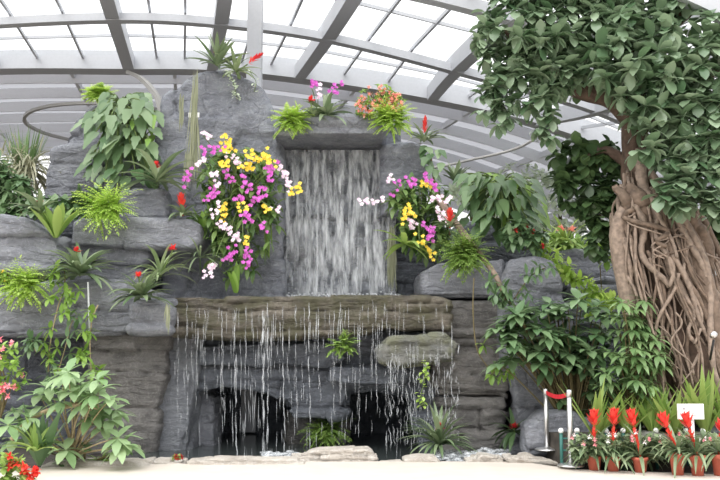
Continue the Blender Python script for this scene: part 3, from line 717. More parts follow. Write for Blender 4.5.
def whorl(m, p, d, n, L, W_, r, droop=.5, prof=prof_ell, spread=1.0, seg=4):
    d = d.normalized(); a = d.cross(Vector((.2, .3, 1))).normalized(); b = d.cross(a)
    a0 = r.uniform(0, 6)
    for i in range(n):
        an = a0 + 2 * PI * i / n
        m.leaf(p, (a * math.cos(an) + b * math.sin(an)) * spread + d * .35, L * r.uniform(.75, 1.1), W_ * r.uniform(.85, 1.1), droop, seg, prof, .15)

def shrub(name, label, base, tips, Lpx, Wpx, Y, leaf='palmate', nl=7, seed=1, stem='twig', droop=.5, prof=prof_ell, cat='shrub', srad=.014, extra=None, petiole=0):
    """tips: photo positions (u, v, dY) of the leaf whorls; each joined to the base by a bent stem"""
    r = random.Random(seed); b = P(base[0], base[1], Y + (base[2] if len(base) > 2 else 0)); t = thing(name, label, cat, b)
    m = MB(); s = MB()
    for (u, v, dy) in tips:
        p = P(u, v, Y + dy); d = Vector((r.uniform(-.45, .45), r.uniform(-.6, 0), r.uniform(.55, 1)))
        mid = b.lerp(p, .55) + Vector((r.uniform(-.06, .06), r.uniform(-.05, .1), abs(p.z - b.z) * .12))
        s.tube(bez(b + Vector((r.uniform(-.05, .05), 0, 0)), mid, p, 8), [srad * (1.2 - .09 * k) for k in range(9)], 5)
        whorl(m, p, d, nl, S(Lpx, Y), S(Wpx, Y), r, droop, prof)
    if extra: extra(s, m, r)
    s.build('stem', M[stem], t); m.build('foliage', M[leaf], t)
    return t

def scatter_tips(seed, blobs, n):
    r = random.Random(seed); out = []
    wt = [a * b for (_, _, a, b) in blobs]
    for i in range(n):
        u, v, a, b = r.choices(blobs, wt)[0]
        th = r.uniform(0, 2 * PI); q = math.sqrt(r.random())
        out.append((u + a * q * math.cos(th), v + b * q * math.sin(th), r.uniform(-.5, .5) * (1 - q * .5)))
    return out

def leafy(m, blobs, Y, n, Lpx, Wpx, r, prof=prof_ell, droop=.5, nl=6, depth=1.0, dn=0.0):
    wt = [a * b for (_, _, a, b) in blobs]
    for i in range(n):
        u, v, a, b = r.choices(blobs, wt)[0]
        th = r.uniform(0, 2 * PI); q = r.random() ** .5; f = r.uniform(-1, 1) * math.sqrt(max(0, 1 - q * q))
        p = P(u + a * q * math.cos(th), v + b * q * math.sin(th), Y + f * depth * S((a + b) / 2, Y))
        d = Vector((math.cos(th) * q, -.7 + .5 * f, -math.sin(th) * q + .35 - dn)) + rv(r, .5)
        whorl(m, p, d, nl, S(Lpx, Y), S(Wpx, Y), r, droop, prof)

# ---- bromeliads on the rocks
def broms():
    B = bromeliad
    B('bromeliad', 'bromeliad with red star flower on the thin slab above the shelf', 80, 276, 13.5, 30, 44, 'star', seed=1, fsize=.55)
    B('bromeliad', 'bromeliad with small red flower on the cracked jutting block', 142, 298, 13.15, 26, 44, 'star', seed=2, fsize=.55)
    B('spider_plant', 'long arching striped leaf clump beside the cracked block, red flower at its edge', 160, 277, 13.5, 27, 34, 'star', leaf='brom_pale', seed=3, fsize=.75, fdir=(.5, -.2, 1), el=(.5, 1.4), wl=.05, droop=1.0, cat='plant')
    B('bromeliad', 'wide grey-green bromeliad with one red bud beside the rock pillar', 157, 182, 14.3, 31, 26, 'star', seed=4, fsize=.35)
    B('bromeliad', 'bromeliad with red torch flower against the large orchid mass', 183, 216, 14.2, 15, 14, 'torch', seed=5, fsize=.25, el=(.3, 1.2), wl=.13)
    B('bromeliad', 'dull bromeliad with dark red flower beside the upright pale green leaves', 40, 214, 13.75, 24, 20, 'star', fmat='deepred', seed=6, fsize=.3)
    B('bromeliad', 'tall spiky bromeliad with red flower on the pillar top', 217, 66, 14.9, 24, 34, 'star', seed=7, fsize=.35, el=(.5, 1.5), wl=.1, droop=.35)
    B('bromeliad', 'bromeliad with long leaning orange-red spike on the pillar top', 236, 72, 14.9, 19, 22, 'spike', seed=8, fsize=.5, fdir=(.85, -.1, .55), leaf='brom_pale', el=(.3, 1.3))
    B('bromeliad', 'bromeliad with upright red spike on the pale square rock', 424, 142, 14.9, 18, 18, 'spike', seed=9, fsize=.25, fdir=(.06, -.05, 1), el=(.5, 1.4))
    B('bromeliad', 'bromeliad with scarlet flower among the smaller orchid mass', 450, 228, 13.9, 16, 18, 'torch', seed=10, fsize=.1)
    B('bromeliad', 'dark bromeliad with dull red flower in the pool below the ledge end', 439, 446, 13.3, 28, 75, 'star', fmat='deepred', seed=11, fsize=.42, el=(.3, 1.4), wl=.06)
    B('bromeliad', 'dark bromeliad with red flower hanging in the rock gap below the palmate shrub', 514, 432, 13.6, 18, 26, 'star', fmat='deepred', leaf='ficus_dark', seed=12, fsize=.15, wl=.12, el=(-.4, 1.3))
    B('bromeliad', 'upright narrow-leaved bromeliad beside the pale square rock', 455, 182, 15.5, 15, 18, None, seed=13, el=(.5, 1.4), wl=.12, droop=.3)
    B('bromeliad', 'dark striped rosette with magenta blooms on the log-like rock', 326, 118, 14.7, 25, 34, None, seed=14, el=(.1, 1.4), wl=.1)
    B('bromeliad', 'thin-leaved tuft with red bud on the log-like rock', 313, 117, 14.6, 14, 14, 'star', seed=15, fsize=.8, fdir=(-.15, -.1, 1))
    # potted row on the paving
    pots = [(594, 455, 0, 11.6, 'first of the row, next to the chrome stanchion'), (613, 456, 0, 11.5, 'second of the row, counted from the stanchions'),
            (640, 457, 0, 11.4, 'third of the row, its flower leaning toward the stanchions'), (677, 453, 0, 11.15, 'fourth of the row, with the clearest round pot'),
            (697, 455, 0, 11.1, 'fifth of the row, in front of the white sign'), (719, 454, 0, 11.1, 'last of the row, cut by the photo edge')]
    fu = [(594, 421), (614, 420), (632, 421), (664, 424), (687, 424), (722, 430)]
    for i, ((u, v, _, Y, lb), (a, b)) in enumerate(zip(pots, fu)):
        fd = P(a, b, Y - .05) - P(u, v, Y)
        base = P(u, v, Y); pot = base.z - 0.002
        pot = min(.3, max(.1, pot))
        base_v = v
        t = bromeliad('potted_bromeliad', 'potted red torch bromeliad, ' + lb, u, v, Y, 24, 34, None, seed=30 + i, el=(.15, 1.4), wl=.06, droop=1.05, pot=pot, group='potted red bromeliads along the paving')
        fd0 = fd.copy(); L = fd.length; top = base + fd * .45
        s = MB(); s.tube(bez(base, base + Vector((0, 0, L * .3)), base + fd * .8, 6), .016, 8); s.build('stem', M['red'], t)
        f = MB(); r = random.Random(90 + i); d = (fd + Vector((0, 0, .05))).normalized()
        spike_flower(f, base + fd * .35, d, L * .55, S(7, Y), r, 12); spike_flower(f, base + fd * .8, d, L * .46, S(13, Y), r, 16)
        f.build('flower', M['red'], t)
broms()

# ---- ferns
def ferns():
    Fn = fern
    Fn('fern', 'bright green fern spilling over the long horizontal slab', 107, 208, 13.9, 24, 24, 'fern', 1, 70)
    Fn('fern', 'bright green fern spilling over the shelf, below the broad boulder', 26, 285, 13.4, 24, 22, 'fern', 2, 70)
    Fn('fern', 'lime fern tuft on the rounded boulder top', 101, 96, 15.9, 14, 10, 'fern', 3, 40)
    Fn('fern', 'round fern at the pillar end of the log-like rock', 293, 122, 14.6, 16, 16, 'fern', 4, 60)
    Fn('fern', 'fern hanging under the coral flowers on the log-like rock', 391, 120, 14.42, 17, 20, 'fern', 5, 60)
    Fn('fern', 'small fern hanging from the brown ledge in the falling water', 343, 345, 13.3, 12, 14, 'fern_dark', 6, 26)
    Fn('fern', 'fern hanging over the topmost stacked block beside the brown log', 464, 256, 13.7, 18, 24, 'fern_dark', 7, 110)
    Fn('fern', 'green fern between the two cave mouths', 326, 430, 14.7, 20, 18, 'fern_dark', 8, 50)
    Fn('fern', 'low fern at the foot of the pale leafed shrub', 108, 462, 12.3, 15, 7, 'fern_dark', 9, 24)
    straps('birds_nest_fern', 'upright broad pale-green fern leaves beside the long slab', 56, 238, 13.6, 36, 14, 'strap', 3, .24, .6, .3, 'fern', None, prof_obo)
    straps('grass_plant', 'spiky green grass clump rising by the squarish rock', 24, 190, 16.0, 60, 90, 'lance', 4, .03, .34, .1, 'plant')
    rr = random.Random(61); t = thing('dry_grass', 'thin tangled grass and dry stalks below the spiky grass clump', 'plant', P(24, 222, 15.9)); m = MB()
    for k in range(420):
        p = P(22 + rr.gauss(0, 15), rr.uniform(150, 218), 15.8 + rr.uniform(-.3, .3)); m.leaf(p, Vector((rr.uniform(-1, 1), -.4, rr.uniform(-.6, 1))), S(rr.uniform(14, 30), 15.8), S(1.6, 15.8), .7, 4, prof_strap)
    m.build('foliage', M['dryleaf'], t)
    bromeliad('grass_plant', 'drooping grey dried grass clump beside the squarish rock', 28, 170, 16.0, 34, 70, None, leaf='dryleaf', seed=44, el=(-.2, 1.2), wl=.035, droop=1.2, cat='plant')
ferns()

# ---- big-leaf plants
def bigleaf():
    def philo(name, label, root, tips, Lpx, Wpx, Y, mat, seed, prof, seg=12, droop=.5):
        r = random.Random(seed); b = P(root[0], root[1], Y + .4); t = thing(name, label, 'plant', b); m = MB(); s = MB()
        for (u, v, sc) in tips:
            p = P(u, v, Y + r.uniform(-.3, .4)); s.tube(bez(b, b.lerp(p, .5) + Vector((0, -.1, .15)), p, 7), .012, 5)
            dx = (u - root[0]) / 60
            d = Vector((dx + r.uniform(-.35, .35), -.55, -.75 + r.uniform(-.2, .35)))
            m.leaf(p, d, S(Lpx, Y) * sc, S(Wpx, Y) * sc, droop * .5, seg, prof, .15, up=Vector((0, -.5, 1)))
        s.build('stem', M['greenstem'], t); m.build('foliage', M[mat], t)
    r = random.Random(3)
    T = []
    for i in range(120):
        v = r.uniform(92, 178); w = 34 if v > 110 else 24
        T.append((124 + r.uniform(-w, w) + (4 if v < 110 else -2), v, r.uniform(.75, 1.15)))
    philo('philodendron', 'large philodendron with drooping lobed leaves covering the boulders', (122, 108), T, 25, 17, 14.9, 'philo', 4, prof_arrow, 9)
    T = [(r.uniform(128, 158), r.uniform(110, 140), r.uniform(.5, .8)) for i in range(10)]
    philo('philodendron', 'yellow-green leaves poking out between the philodendron and the pillar', (145, 140), T, 26, 14, 14.8, 'vine', 5, prof_heart, 6)
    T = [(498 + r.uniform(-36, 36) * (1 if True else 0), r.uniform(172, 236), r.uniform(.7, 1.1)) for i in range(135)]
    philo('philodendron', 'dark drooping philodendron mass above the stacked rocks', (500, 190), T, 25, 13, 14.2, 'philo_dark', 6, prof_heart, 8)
    T = [(r.uniform(480, 540), r.uniform(172, 215), r.uniform(.6, .9)) for i in range(34)]
    philo('philodendron', 'bright green leaves edging the dark philodendron', (510, 190), T, 28, 14, 14.5, 'vine', 7, prof_heart, 6)
    # heart-leaved climber down the pale square rock
    m = MB(); s = MB(); t = thing('climber', 'round-leaved climber beside the pale square rock', 'vine', P(430, 150, 14.8))
    s.tube(catmull([P(430, 150, 14.8), P(434, 180, 14.7), P(440, 205, 14.6), P(450, 235, 14.4)], 5), .02, 6)
    for i in range(34):
        k = r.random(); p = P(429 + 20 * k + r.uniform(-9, 10), 145 + 90 * k, 14.6 + r.uniform(-.2, .1))
        m.leaf(p, Vector((r.uniform(-.6, .6), -.5, -.6)), S(15, 14.6), S(11, 14.6), .2, 5, prof_heart, .15, up=Vector((0, -.5, 1)))
    s.build('stem', M['twig'], t); m.build('foliage', M['philo'], t)
bigleaf()

# ---- orchids
def orchid_flower_mesh(mb, c, face, size, r):
    face = face.normalized(); a = face.cross(ZV).normalized(); b = a.cross(face)
    for k, (an, w) in enumerate(((90, .75), (18, 1.0), (162, 1.0), (-54, .7), (234, .7))):
        x = math.radians(an + r.uniform(-8, 8)); mb.leaf(c, a * math.cos(x) + b * math.sin(x) + face * .15, size * .56, size * .52 * w, .05, 3, prof_pet, .1, up=face)
def spray(label, root, pts, color, Y, nfl, seed, group, fs=4.1):
    r = random.Random(seed); P3 = [P(u, v, Y + (r.uniform(-.05, .05))) for u, v in pts]
    t = thing('orchid_spray', label, 'orchid', root, group)
    s = MB(); first = P3[0]; mid = root.lerp(first, .6) + Vector((0, -.12, .18))
    s.tube(bez(root, mid, first, 7) + P3[1:], .007, 5); s.build('stem', M['greenstem'], t)
    nfl = int(nfl * 1.7 + .5)
    for i in range(nfl):
        k = i / max(1, nfl - 1) * (len(P3) - 1); a = min(len(P3) - 2, int(k)); q = P3[a].lerp(P3[a + 1], k - a)
        q = q + Vector((r.uniform(-1, 1) * S(4.2, Y), -.03 - r.uniform(0, .08), r.uniform(-1, 1) * S(4.0, Y)))
        f = MB(); orchid_flower_mesh(f, q, Vector((r.uniform(-.5, .5), -1, r.uniform(-.2, .5))), S(fs, Y) * r.uniform(.85, 1.15), r)
        o = f.build('flower', M[color], t)
def orchids():
    A = 'orchids in the large mass beside the rock pillar'; root = P(243, 205, 14.4)
    L = [
        ('pale pink orchid spray topmost of the mass, against the pillar', [(203, 136), (214, 139)], 'pinkwhite', 5),
        ('yellow orchid spray topmost of the mass, pointing up', [(230, 152), (224, 135)], 'yellow', 8),
        ('yellow orchid spray leaning over the topmost magenta blooms', [(222, 145), (236, 152)], 'yellow', 6),
        ('magenta orchid spray just below the topmost pale pink one', [(204, 152), (222, 150)], 'magenta', 9),
        ('pink orchid spray on the pillar-side edge of the mass', [(203, 158), (199, 166)], 'pinkwhite', 6),
        ('pink and white orchid spray between the yellow clusters', [(228, 156), (241, 163)], 'pinkwhite', 6),
        ('small yellow orchid cluster below the topmost magenta spray', [(221, 166), (229, 164)], 'yellow', 6),
        ('widest yellow orchid cluster near the falls side top', [(248, 153), (258, 158), (266, 160)], 'yellow', 12),
        ('yellow orchid spray under the widest yellow cluster', [(243, 167), (252, 168)], 'yellow', 7),
        ('yellow and sparse orchid spray behind the widest yellow cluster', [(264, 150), (274, 164)], 'yellow', 7),
        ('magenta orchid spray below the widest yellow cluster', [(268, 168), (276, 166)], 'magenta', 7),
        ('pink orchid chain drooping toward the falls', [(278, 168), (286, 178), (288, 190)], 'pinkwhite', 11),
        ('magenta orchid pair inside the drooping pink chain', [(270, 173), (272, 182)], 'magenta', 4),
        ('yellow orchid spray reaching out over the falling water', [(291, 194), (296, 190), (303, 188)], 'yellow', 8),
        ('magenta orchid spray at the middle of the pillar side', [(226, 172), (231, 181)], 'magenta', 6),
        ('pale orchid spray at the pillar-side middle', [(215, 171), (219, 187)], 'pinkwhite', 5),
        ('large magenta cluster at the heart of the mass', [(243, 178), (250, 185), (246, 192)], 'magenta', 9),
        ('magenta orchid spray on the pillar side, lower middle', [(217, 189), (209, 201)], 'magenta', 9),
        ('magenta orchid spray on the falls side, middle height', [(262, 187), (263, 199)], 'magenta', 7),
        ('magenta orchid spray just below the heart cluster', [(239, 197), (243, 203)], 'magenta', 4),
        ('magenta orchid spray beside the lower yellow pair', [(252, 205), (256, 199)], 'magenta', 4),
        ('lower yellow orchid cluster nearest the heart of the mass', [(241, 206), (247, 211)], 'yellow', 6),
        ('lower yellow orchid cluster on the falls side', [(266, 205), (268, 210)], 'yellow', 4),
        ('tiny pink orchid twig pointing at the falls', [(272, 209), (283, 209)], 'pinkwhite', 4),
        ('magenta orchid spray under the lower yellow cluster', [(245, 214), (250, 220)], 'magenta', 6),
        ('magenta orchid bloom lowest on the falls side', [(263, 225), (266, 229)], 'magenta', 3),
        ('thin hanging yellow orchid string on the pillar side', [(225, 203), (224, 212), (223, 221)], 'yellow', 7),
        ('white orchid blooms on the pillar-side lower edge', [(217, 205), (214, 216)], 'pinkwhite', 5),
        ('pink orchid blooms above the lowest magenta clusters', [(220, 224), (223, 228)], 'pinkwhite', 4),
        ('pale pink orchid spray low in the middle of the mass', [(231, 231), (238, 240)], 'pinkwhite', 8),
        ('small yellow bloom low in the mass', [(243, 238), (246, 242)], 'yellow', 3),
        ('lowest magenta orchid cluster, pillar side', [(234, 250), (227, 260)], 'magenta', 8),
        ('lowest magenta orchid cluster, falls side', [(250, 249), (247, 266)], 'magenta', 8),
        ('lowest pale pink orchid string hanging in the dark recess', [(213, 265), (208, 276)], 'pinkwhite', 7),
        ('stray magenta orchid blooms in front of the pillar foot', [(190, 170), (184, 184)], 'magenta', 5)]
    for i, (lb, p, c, n) in enumerate(L):
        spray(lb, root, p, c, 13.75 + .1 * (i % 3), n, 200 + i, A)
    Bg = 'orchids in the smaller mass below the pale square rock'; root2 = P(418, 222, 14.4)
    L2 = [('pink orchid twig reaching across the upper falls', [(384, 201), (370, 200), (359, 201)], 'pinkwhite', 9),
          ('lone pale pink blooms highest toward the falls', [(388, 180), (394, 177)], 'pinkwhite', 3),
          ('pink bloom pair beside the highest magenta spray', [(393, 194), (400, 183)], 'magenta', 4),
          ('magenta spray at the top of the smaller mass', [(408, 182), (415, 185)], 'magenta', 6),
          ('magenta spray highest of the smaller mass', [(425, 176), (432, 182), (436, 190)], 'magenta', 8),
          ('yellow blooms between the top magenta sprays', [(420, 184), (427, 187)], 'yellow', 4),
          ('pink and white twig above the scarlet bromeliad', [(434, 199), (450, 200)], 'pinkwhite', 8),
          ('yellow spray on the falls side of the smaller mass', [(404, 207), (412, 214), (402, 222)], 'yellow', 11),
          ('pink blooms beneath the falls-side yellow spray', [(412, 220), (413, 228)], 'pinkwhite', 5),
          ('pale pink hanging spray beside the scarlet bromeliad', [(440, 208), (442, 222)], 'pinkwhite', 8),
          ('magenta spray low in the smaller mass', [(425, 226), (433, 232), (431, 242)], 'magenta', 10),
          ('small yellow blooms lowest of the smaller mass', [(427, 248), (432, 258)], 'yellow', 5),
          ('yellow bloom beside the low magenta spray', [(419, 238), (421, 242)], 'yellow', 3)]
    for i, (lb, p, c, n) in enumerate(L2):
        spray(lb, root2, p, c, 13.9 + .1 * (i % 3), n, 300 + i, Bg)
    r = random.Random(17)
    spray('magenta orchid stem beside the dark rosette on the log-like rock', P(326, 118, 14.8), [(332, 95), (340, 86)], 'magenta', 14.6, 6, 401, 'orchids on the log-like rock')
    spray('small magenta orchid near the fern on the log-like rock', P(318, 118, 14.8), [(311, 88), (315, 83)], 'magenta', 14.6, 4, 402, 'orchids on the log-like rock')
    spray('white orchid stem in the middle of the log-like rock plants', P(318, 118, 14.8), [(318, 90), (319, 98)], 'pinkwhite', 14.6, 4, 403, 'orchids on the log-like rock')
    for lb, root, blobs, n, base in (('leafy green bush carrying the large orchid mass', None, [(238, 185, 36, 38), (243, 225, 34, 36), (222, 180, 22, 30), (265, 185, 16, 30), (235, 258, 24, 26), (205, 220, 14, 18)], 260, (240, 262)),
                                     ('leafy green bush carrying the smaller orchid mass', None, [(420, 205, 28, 28), (425, 235, 22, 20), (402, 200, 12, 16)], 130, (420, 250))):
        t = thing('orchid_bush', lb, 'plant', P(base[0], base[1], 14.6)); m = MB()
        leafy(m, blobs, 14.35, n, 15, 5.5, r, prof_lance, .6, 4, .6)
        m.build('foliage', M['orchleaf'], t)
        s = MB(); b0 = P(base[0], base[1], 14.7)
        for k in range(14):
            q = r.choice(blobs); s.tube(bez(b0, P(q[0], q[1] + 10, 14.4), P(q[0] + r.uniform(-q[2], q[2]) * .7, q[1] - q[3] * .5, 14.3), 7), .012, 5)
        s.build('stem', M['greenstem'], t)
    straps('broad_leaf_plant', 'broad yellow-green leaves at the foot of the large orchid mass', 236, 293, 14.0, 30, 8, 'vine', 8, .2, .35, .2)
    straps('broad_leaf_plant', 'upright broad green leaf beside the red torch bromeliad', 203, 232, 14.3, 30, 5, 'vine', 9, .3, .35, .15, 'plant', None, prof_lance)
    bromeliad('grass_plant', 'thin arching grass between the long slab and the orchid recess', 200, 258, 14.1, 28, 22, None, leaf='brom', seed=46, el=(.0, 1.0), wl=.03, droop=.8, cat='plant')
    bromeliad('grass_plant', 'light green strap leaves under the smaller orchid mass', 405, 245, 14.2, 22, 16, None, leaf='fern_dark', seed=47, el=(-.2, .9), wl=.12, droop=.6, cat='plant')
orchids()

# ---- moss, strings
def hangings():
    r = random.Random(21)
    def strip(label, u, v0, v1, w, Y, n, mat='moss', name='hanging_moss'):
        m = MB()
        for i in range(n):
            a = v0 + r.uniform(0, (v1 - v0) * .6); b = min(v1 + r.uniform(-6, 6), a + r.uniform(.3, .7) * (v1 - v0)); x = u + r.uniform(-w, w)
            m.leaf(P(x, a, Y - r.uniform(0, .06)), Vector((r.uniform(-.1, .1), -.1, -1)), S(b - a, Y), S(1.0, Y), 0, 5, prof_lance, .3, up=Vector((0, -1, 0)))
        o = m.build(name, M[mat], None); return tag(o, label, 'moss')
    strip('longest strip of pale moss hanging down the pillar face', 195, 66, 190, 3.0, 14.72, 60)
    strip('short pale moss strip near the pillar edge', 182, 92, 130, 2.2, 14.75, 30)
    strip('pale moss strip low on the pillar beside the orchids', 187, 150, 188, 2.4, 14.75, 30)
    strip('pale moss hanging from the cracked jutting block', 168, 302, 334, 2.2, 13.0, 30)
    strip('olive moss strip hanging beside the upper waterfall', 391, 222, 290, 3.2, 15.2, 70, 'moss')
    strip('olive moss hanging below the falls side of the large orchid mass', 268, 205, 262, 2.5, 14.6, 30, 'fern_dark')
    def string(label, pts, Y, n, L, mat):
        t = thing('trailing_plant', label, 'plant', P(*pts[0], Y)); s = MB(); m = MB(); q = [P(u, v, Y) for u, v in pts]; c = catmull(q, 6)
        s.tube(c, .006, 5); s.build('stem', M['greenstem'], t)
        for i in range(n):
            p = r.choice(c) + rv(r, .05); m.leaf(p, Vector((r.uniform(-1, 1), -.6, r.uniform(-.8, .3))), S(L, Y), S(L * .6, Y), .2, 3)
        m.build('foliage', M[mat], t)
    string('trailing string of small pale leaves down the pillar top', [(229, 70), (233, 82), (237, 98)], 14.7, 46, 5, 'pale_overexposed')
    string('string of pale leaves hanging below the splashed slab', [(424, 362), (425, 378), (421, 395), (424, 404)], 13.2, 40, 6, 'fern')
    string('thin trailing plant at the falls edge of the pillar top', [(250, 72), (256, 82), (254, 92)], 14.7, 16, 4, 'pale_overexposed')
    # label plate on the pillar
    b = MB(); c = P(194, 115, 14.65); b.box(c, S(11, 14.65), .012, S(5, 14.65))
    t = tag(b.build('label_plate', M['white'], None, False), 'small white label plate on the pillar moss', 'sign')
hangings()
# ------------------------------------------------------------------ fig tree
def figtree():
    r = random.Random(8); Y = 12.9
    t = thing('fig_tree', 'large fig tree with tangled aerial roots and leafy crown', 'tree', (P(668, 405, Y).x, Y, -.05))
    # trunk: a lumpy column that flares into the root mass
    path = [(626, -40, .14), (624, 20, .15), (628, 70, .16), (634, 110, .17), (636, 150, .18), (640, 186, .22), (656, 220, .40), (669, 260, .48), (680, 310, .50), (688, 360, .54), (694, 420, .62)]
    c = catmull([P(u, v, Y) for u, v, _ in path], 6); rad = []
    for i in range(len(c)):
        k = i / 6; a = min(len(path) - 2, int(k)); rad.append(path[a][2] * (1 - (k - a)) + path[a + 1][2] * (k - a))
    m = MB(); m.tube(c, rad, 40)
    for i, v in enumerate(m.v):
        p = np.array([[v.x * 2.2, v.y * 2.2, v.z * .9]]); q = c[min(len(c) - 1, i // 40)]
        s = 1 + .55 * float(fbm(p, 5)[0]) + .12 * math.sin(math.atan2(v.y - q.y, v.x - q.x) * 9 + v.z * 1.5)
        m.v[i] = q + (v - q) * s
    m.build('trunk', M['bark_dark'], t)  # darker core colour stands in for shade in the gaps between roots
    def limb(name, pts, mat='bark'):
        b = MB(); q = catmull([P(u, v, y) for u, v, y, _ in pts], 5); n = len(q)
        rr = [pts[0][3] + (pts[-1][3] - pts[0][3]) * i / (n - 1) for i in range(n)]; b.tube(q, rr, 12)
        b.build(name, M[mat], t)
    limb('branch', [(634, 118, Y, .2), (612, 98, Y, .17), (585, 92, Y - .05, .15), (558, 82, Y - .1, .13), (530, 60, Y - .2, .07), (505, 30, Y - .2, .03)], 'bark_dark')
    limb('branch', [(627, 70, Y, .18), (650, 40, Y, .12), (690, 10, Y - .2, .06), (720, -20, Y - .3, .04)], 'bark_dark')
    limb('branch', [(634, 130, Y, .15), (665, 105, Y - .3, .1), (700, 80, Y - .5, .06), (735, 60, Y - .5, .04)], 'bark_dark')
    limb('branch', [(630, 165, Y + .1, .1), (605, 150, Y + .2, .06), (580, 160, Y + .3, .03)], 'bark_dark')
    limb('branch', [(627, 40, Y, .13), (590, 10, Y, .09), (540, -20, Y, .06)], 'bark_dark')
    # two stout root legs
    limb('buttress_root', [(648, 195, Y - .2, .09), (628, 208, Y - .3, .08), (618, 235, Y - .3, .07), (628, 290, Y - .3, .08), (642, 350, Y - .35, .12), (652, 410, Y - .4, .18)], 'root')
    limb('buttress_root', [(660, 210, Y - .3, .12), (690, 240, Y - .45, .13), (708, 300, Y - .5, .12), (722, 380, Y - .5, .15), (726, 415, Y - .5, .17)], 'bark')
    limb('buttress_root', [(640, 150, Y - .18, .08), (644, 190, Y - .36, .11), (658, 215, Y - .5, .12), (672, 270, Y - .6, .09), (700, 330, Y - .6, .07)], 'root')
    # aerial roots wandering down over the mass
    def edge(v):
        ks = [(150, 637, 13), (178, 640, 20), (205, 655, 40), (260, 668, 52), (330, 682, 52), (415, 696, 58)]
        for (a, c0, h0), (b, c1, h1) in zip(ks, ks[1:]):
            if v <= b: break
        k = min(1, max(0, (v - a) / (b - a))); return c0 + (c1 - c0) * k, h0 + (h1 - h0) * k
    for i in range(98):
        k0 = r.uniform(-1, 1); dr = r.uniform(-.1, .5) if r.random() < .8 else r.uniform(-.7, -.1)
        v0 = r.choice([r.uniform(165, 215), r.uniform(190, 320)]); v1 = r.uniform(360, 414) if i % 3 else v0 + r.uniform(60, 130)
        v1 = min(v1, 414); wob = r.uniform(0, 6); am = r.uniform(.03, .16); off = r.uniform(-.1, .24); n = 11; pts = []; fq = r.uniform(.5, 1.3)
        if i < 6: v0 = r.uniform(190, 250); v1 = v0 + r.uniform(25, 60); dr = r.choice([-1, 1]) * r.uniform(.6, 1.3); am = .3; off = -.1
        for k in range(n):
            v = v0 + (v1 - v0) * k / (n - 1); c0, h0 = edge(v)
            kk = k0 + dr * (k / (n - 1)) + am * math.sin(wob + k * fq); kk = max(-1.05, min(1.05, kk))
            pts.append(P(c0 + kk * h0, v, Y - .02 - math.sqrt(max(0, 1 - min(1, kk * kk))) * S(h0, Y) * .95 + off * S(h0, Y)))
        a = r.choice([r.uniform(.007, .014), r.uniform(.012, .026), r.uniform(.02, .05)])
        b = MB(); q = catmull(pts, 3); b.tube(q, [a * (1.15 - .4 * j / len(q)) * (1 + .15 * math.sin(j * 1.7 + wob)) for j in range(len(q))], 7)
        b.build('aerial_root', M['root'] if r.random() < .55 else M['bark'], t)
    for (u, v, a) in ((642, 205, .15), (668, 214, .12), (690, 222, .13), (655, 232, .12), (678, 240, .1), (702, 238, .12), (640, 228, .09), (628, 205, .09)):
        b = MB(); p = P(u, v, Y - .38)
        b.tube(catmull([p + Vector((-.15, .1, .28)), p + Vector((-.05, -.03, .1)), p, p + Vector((.08, .03, -.22)), p + Vector((.12, .15, -.45))], 4), [a * x for x in [.5 + .5 * math.sin(PI * k / 16) for k in range(17)]], 10)
        for k, vv in enumerate(b.v): b.v[k] = vv + rv(r, .01)
        b.build('root_knot', M['bark'], t)
    # crown
    m = MB()
    leafy(m, [(520, 30, 34, 42), (555, 40, 38, 45), (600, 35, 40, 45), (515, 85, 26, 22), (545, 70, 34, 22), (530, 100, 26, 14)], Y - .3, 170, 20, 11, r, prof_obo, .55, 6, .55, .35)
    leafy(m, [(490, 40, 12, 30), (487, 100, 13, 14), (505, 118, 10, 10), (540, 118, 10, 12), (550, 128, 6, 14)], Y - .25, 44, 16, 9, r, prof_obo, .8, 5, .4, .7)
    m.build('foliage', M['ficus'], t)
    m = MB()
    leafy(m, [(640, 55, 46, 48), (690, 75, 40, 40), (660, 110, 38, 26), (705, 125, 36, 40), (690, 170, 30, 28), (672, 145, 16, 22), (705, 30, 20, 14)], Y - .75, 190, 21, 12, r, prof_obo, .5, 6, .5, .3)
    leafy(m, [(640, 148, 14, 8), (678, 195, 20, 14), (708, 205, 14, 16), (722, 160, 14, 60)], Y - .95, 40, 21, 13, r, prof_obo, .5, 6, .3, .3)
    leafy(m, [(640, 10, 60, 22), (580, -15, 90, 14), (690, 10, 26, 22)], Y - .3, 90, 18, 11, r, prof_obo, .5, 6, .5, .3)
    m.build('foliage', M['ficus'], t)
    m = MB()
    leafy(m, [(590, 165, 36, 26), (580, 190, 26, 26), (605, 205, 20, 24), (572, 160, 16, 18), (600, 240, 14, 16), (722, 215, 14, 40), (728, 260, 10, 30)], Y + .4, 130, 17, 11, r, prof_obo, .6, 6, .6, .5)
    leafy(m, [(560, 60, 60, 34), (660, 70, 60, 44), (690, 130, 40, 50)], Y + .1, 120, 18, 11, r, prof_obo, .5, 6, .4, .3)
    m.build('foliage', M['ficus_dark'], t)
figtree()

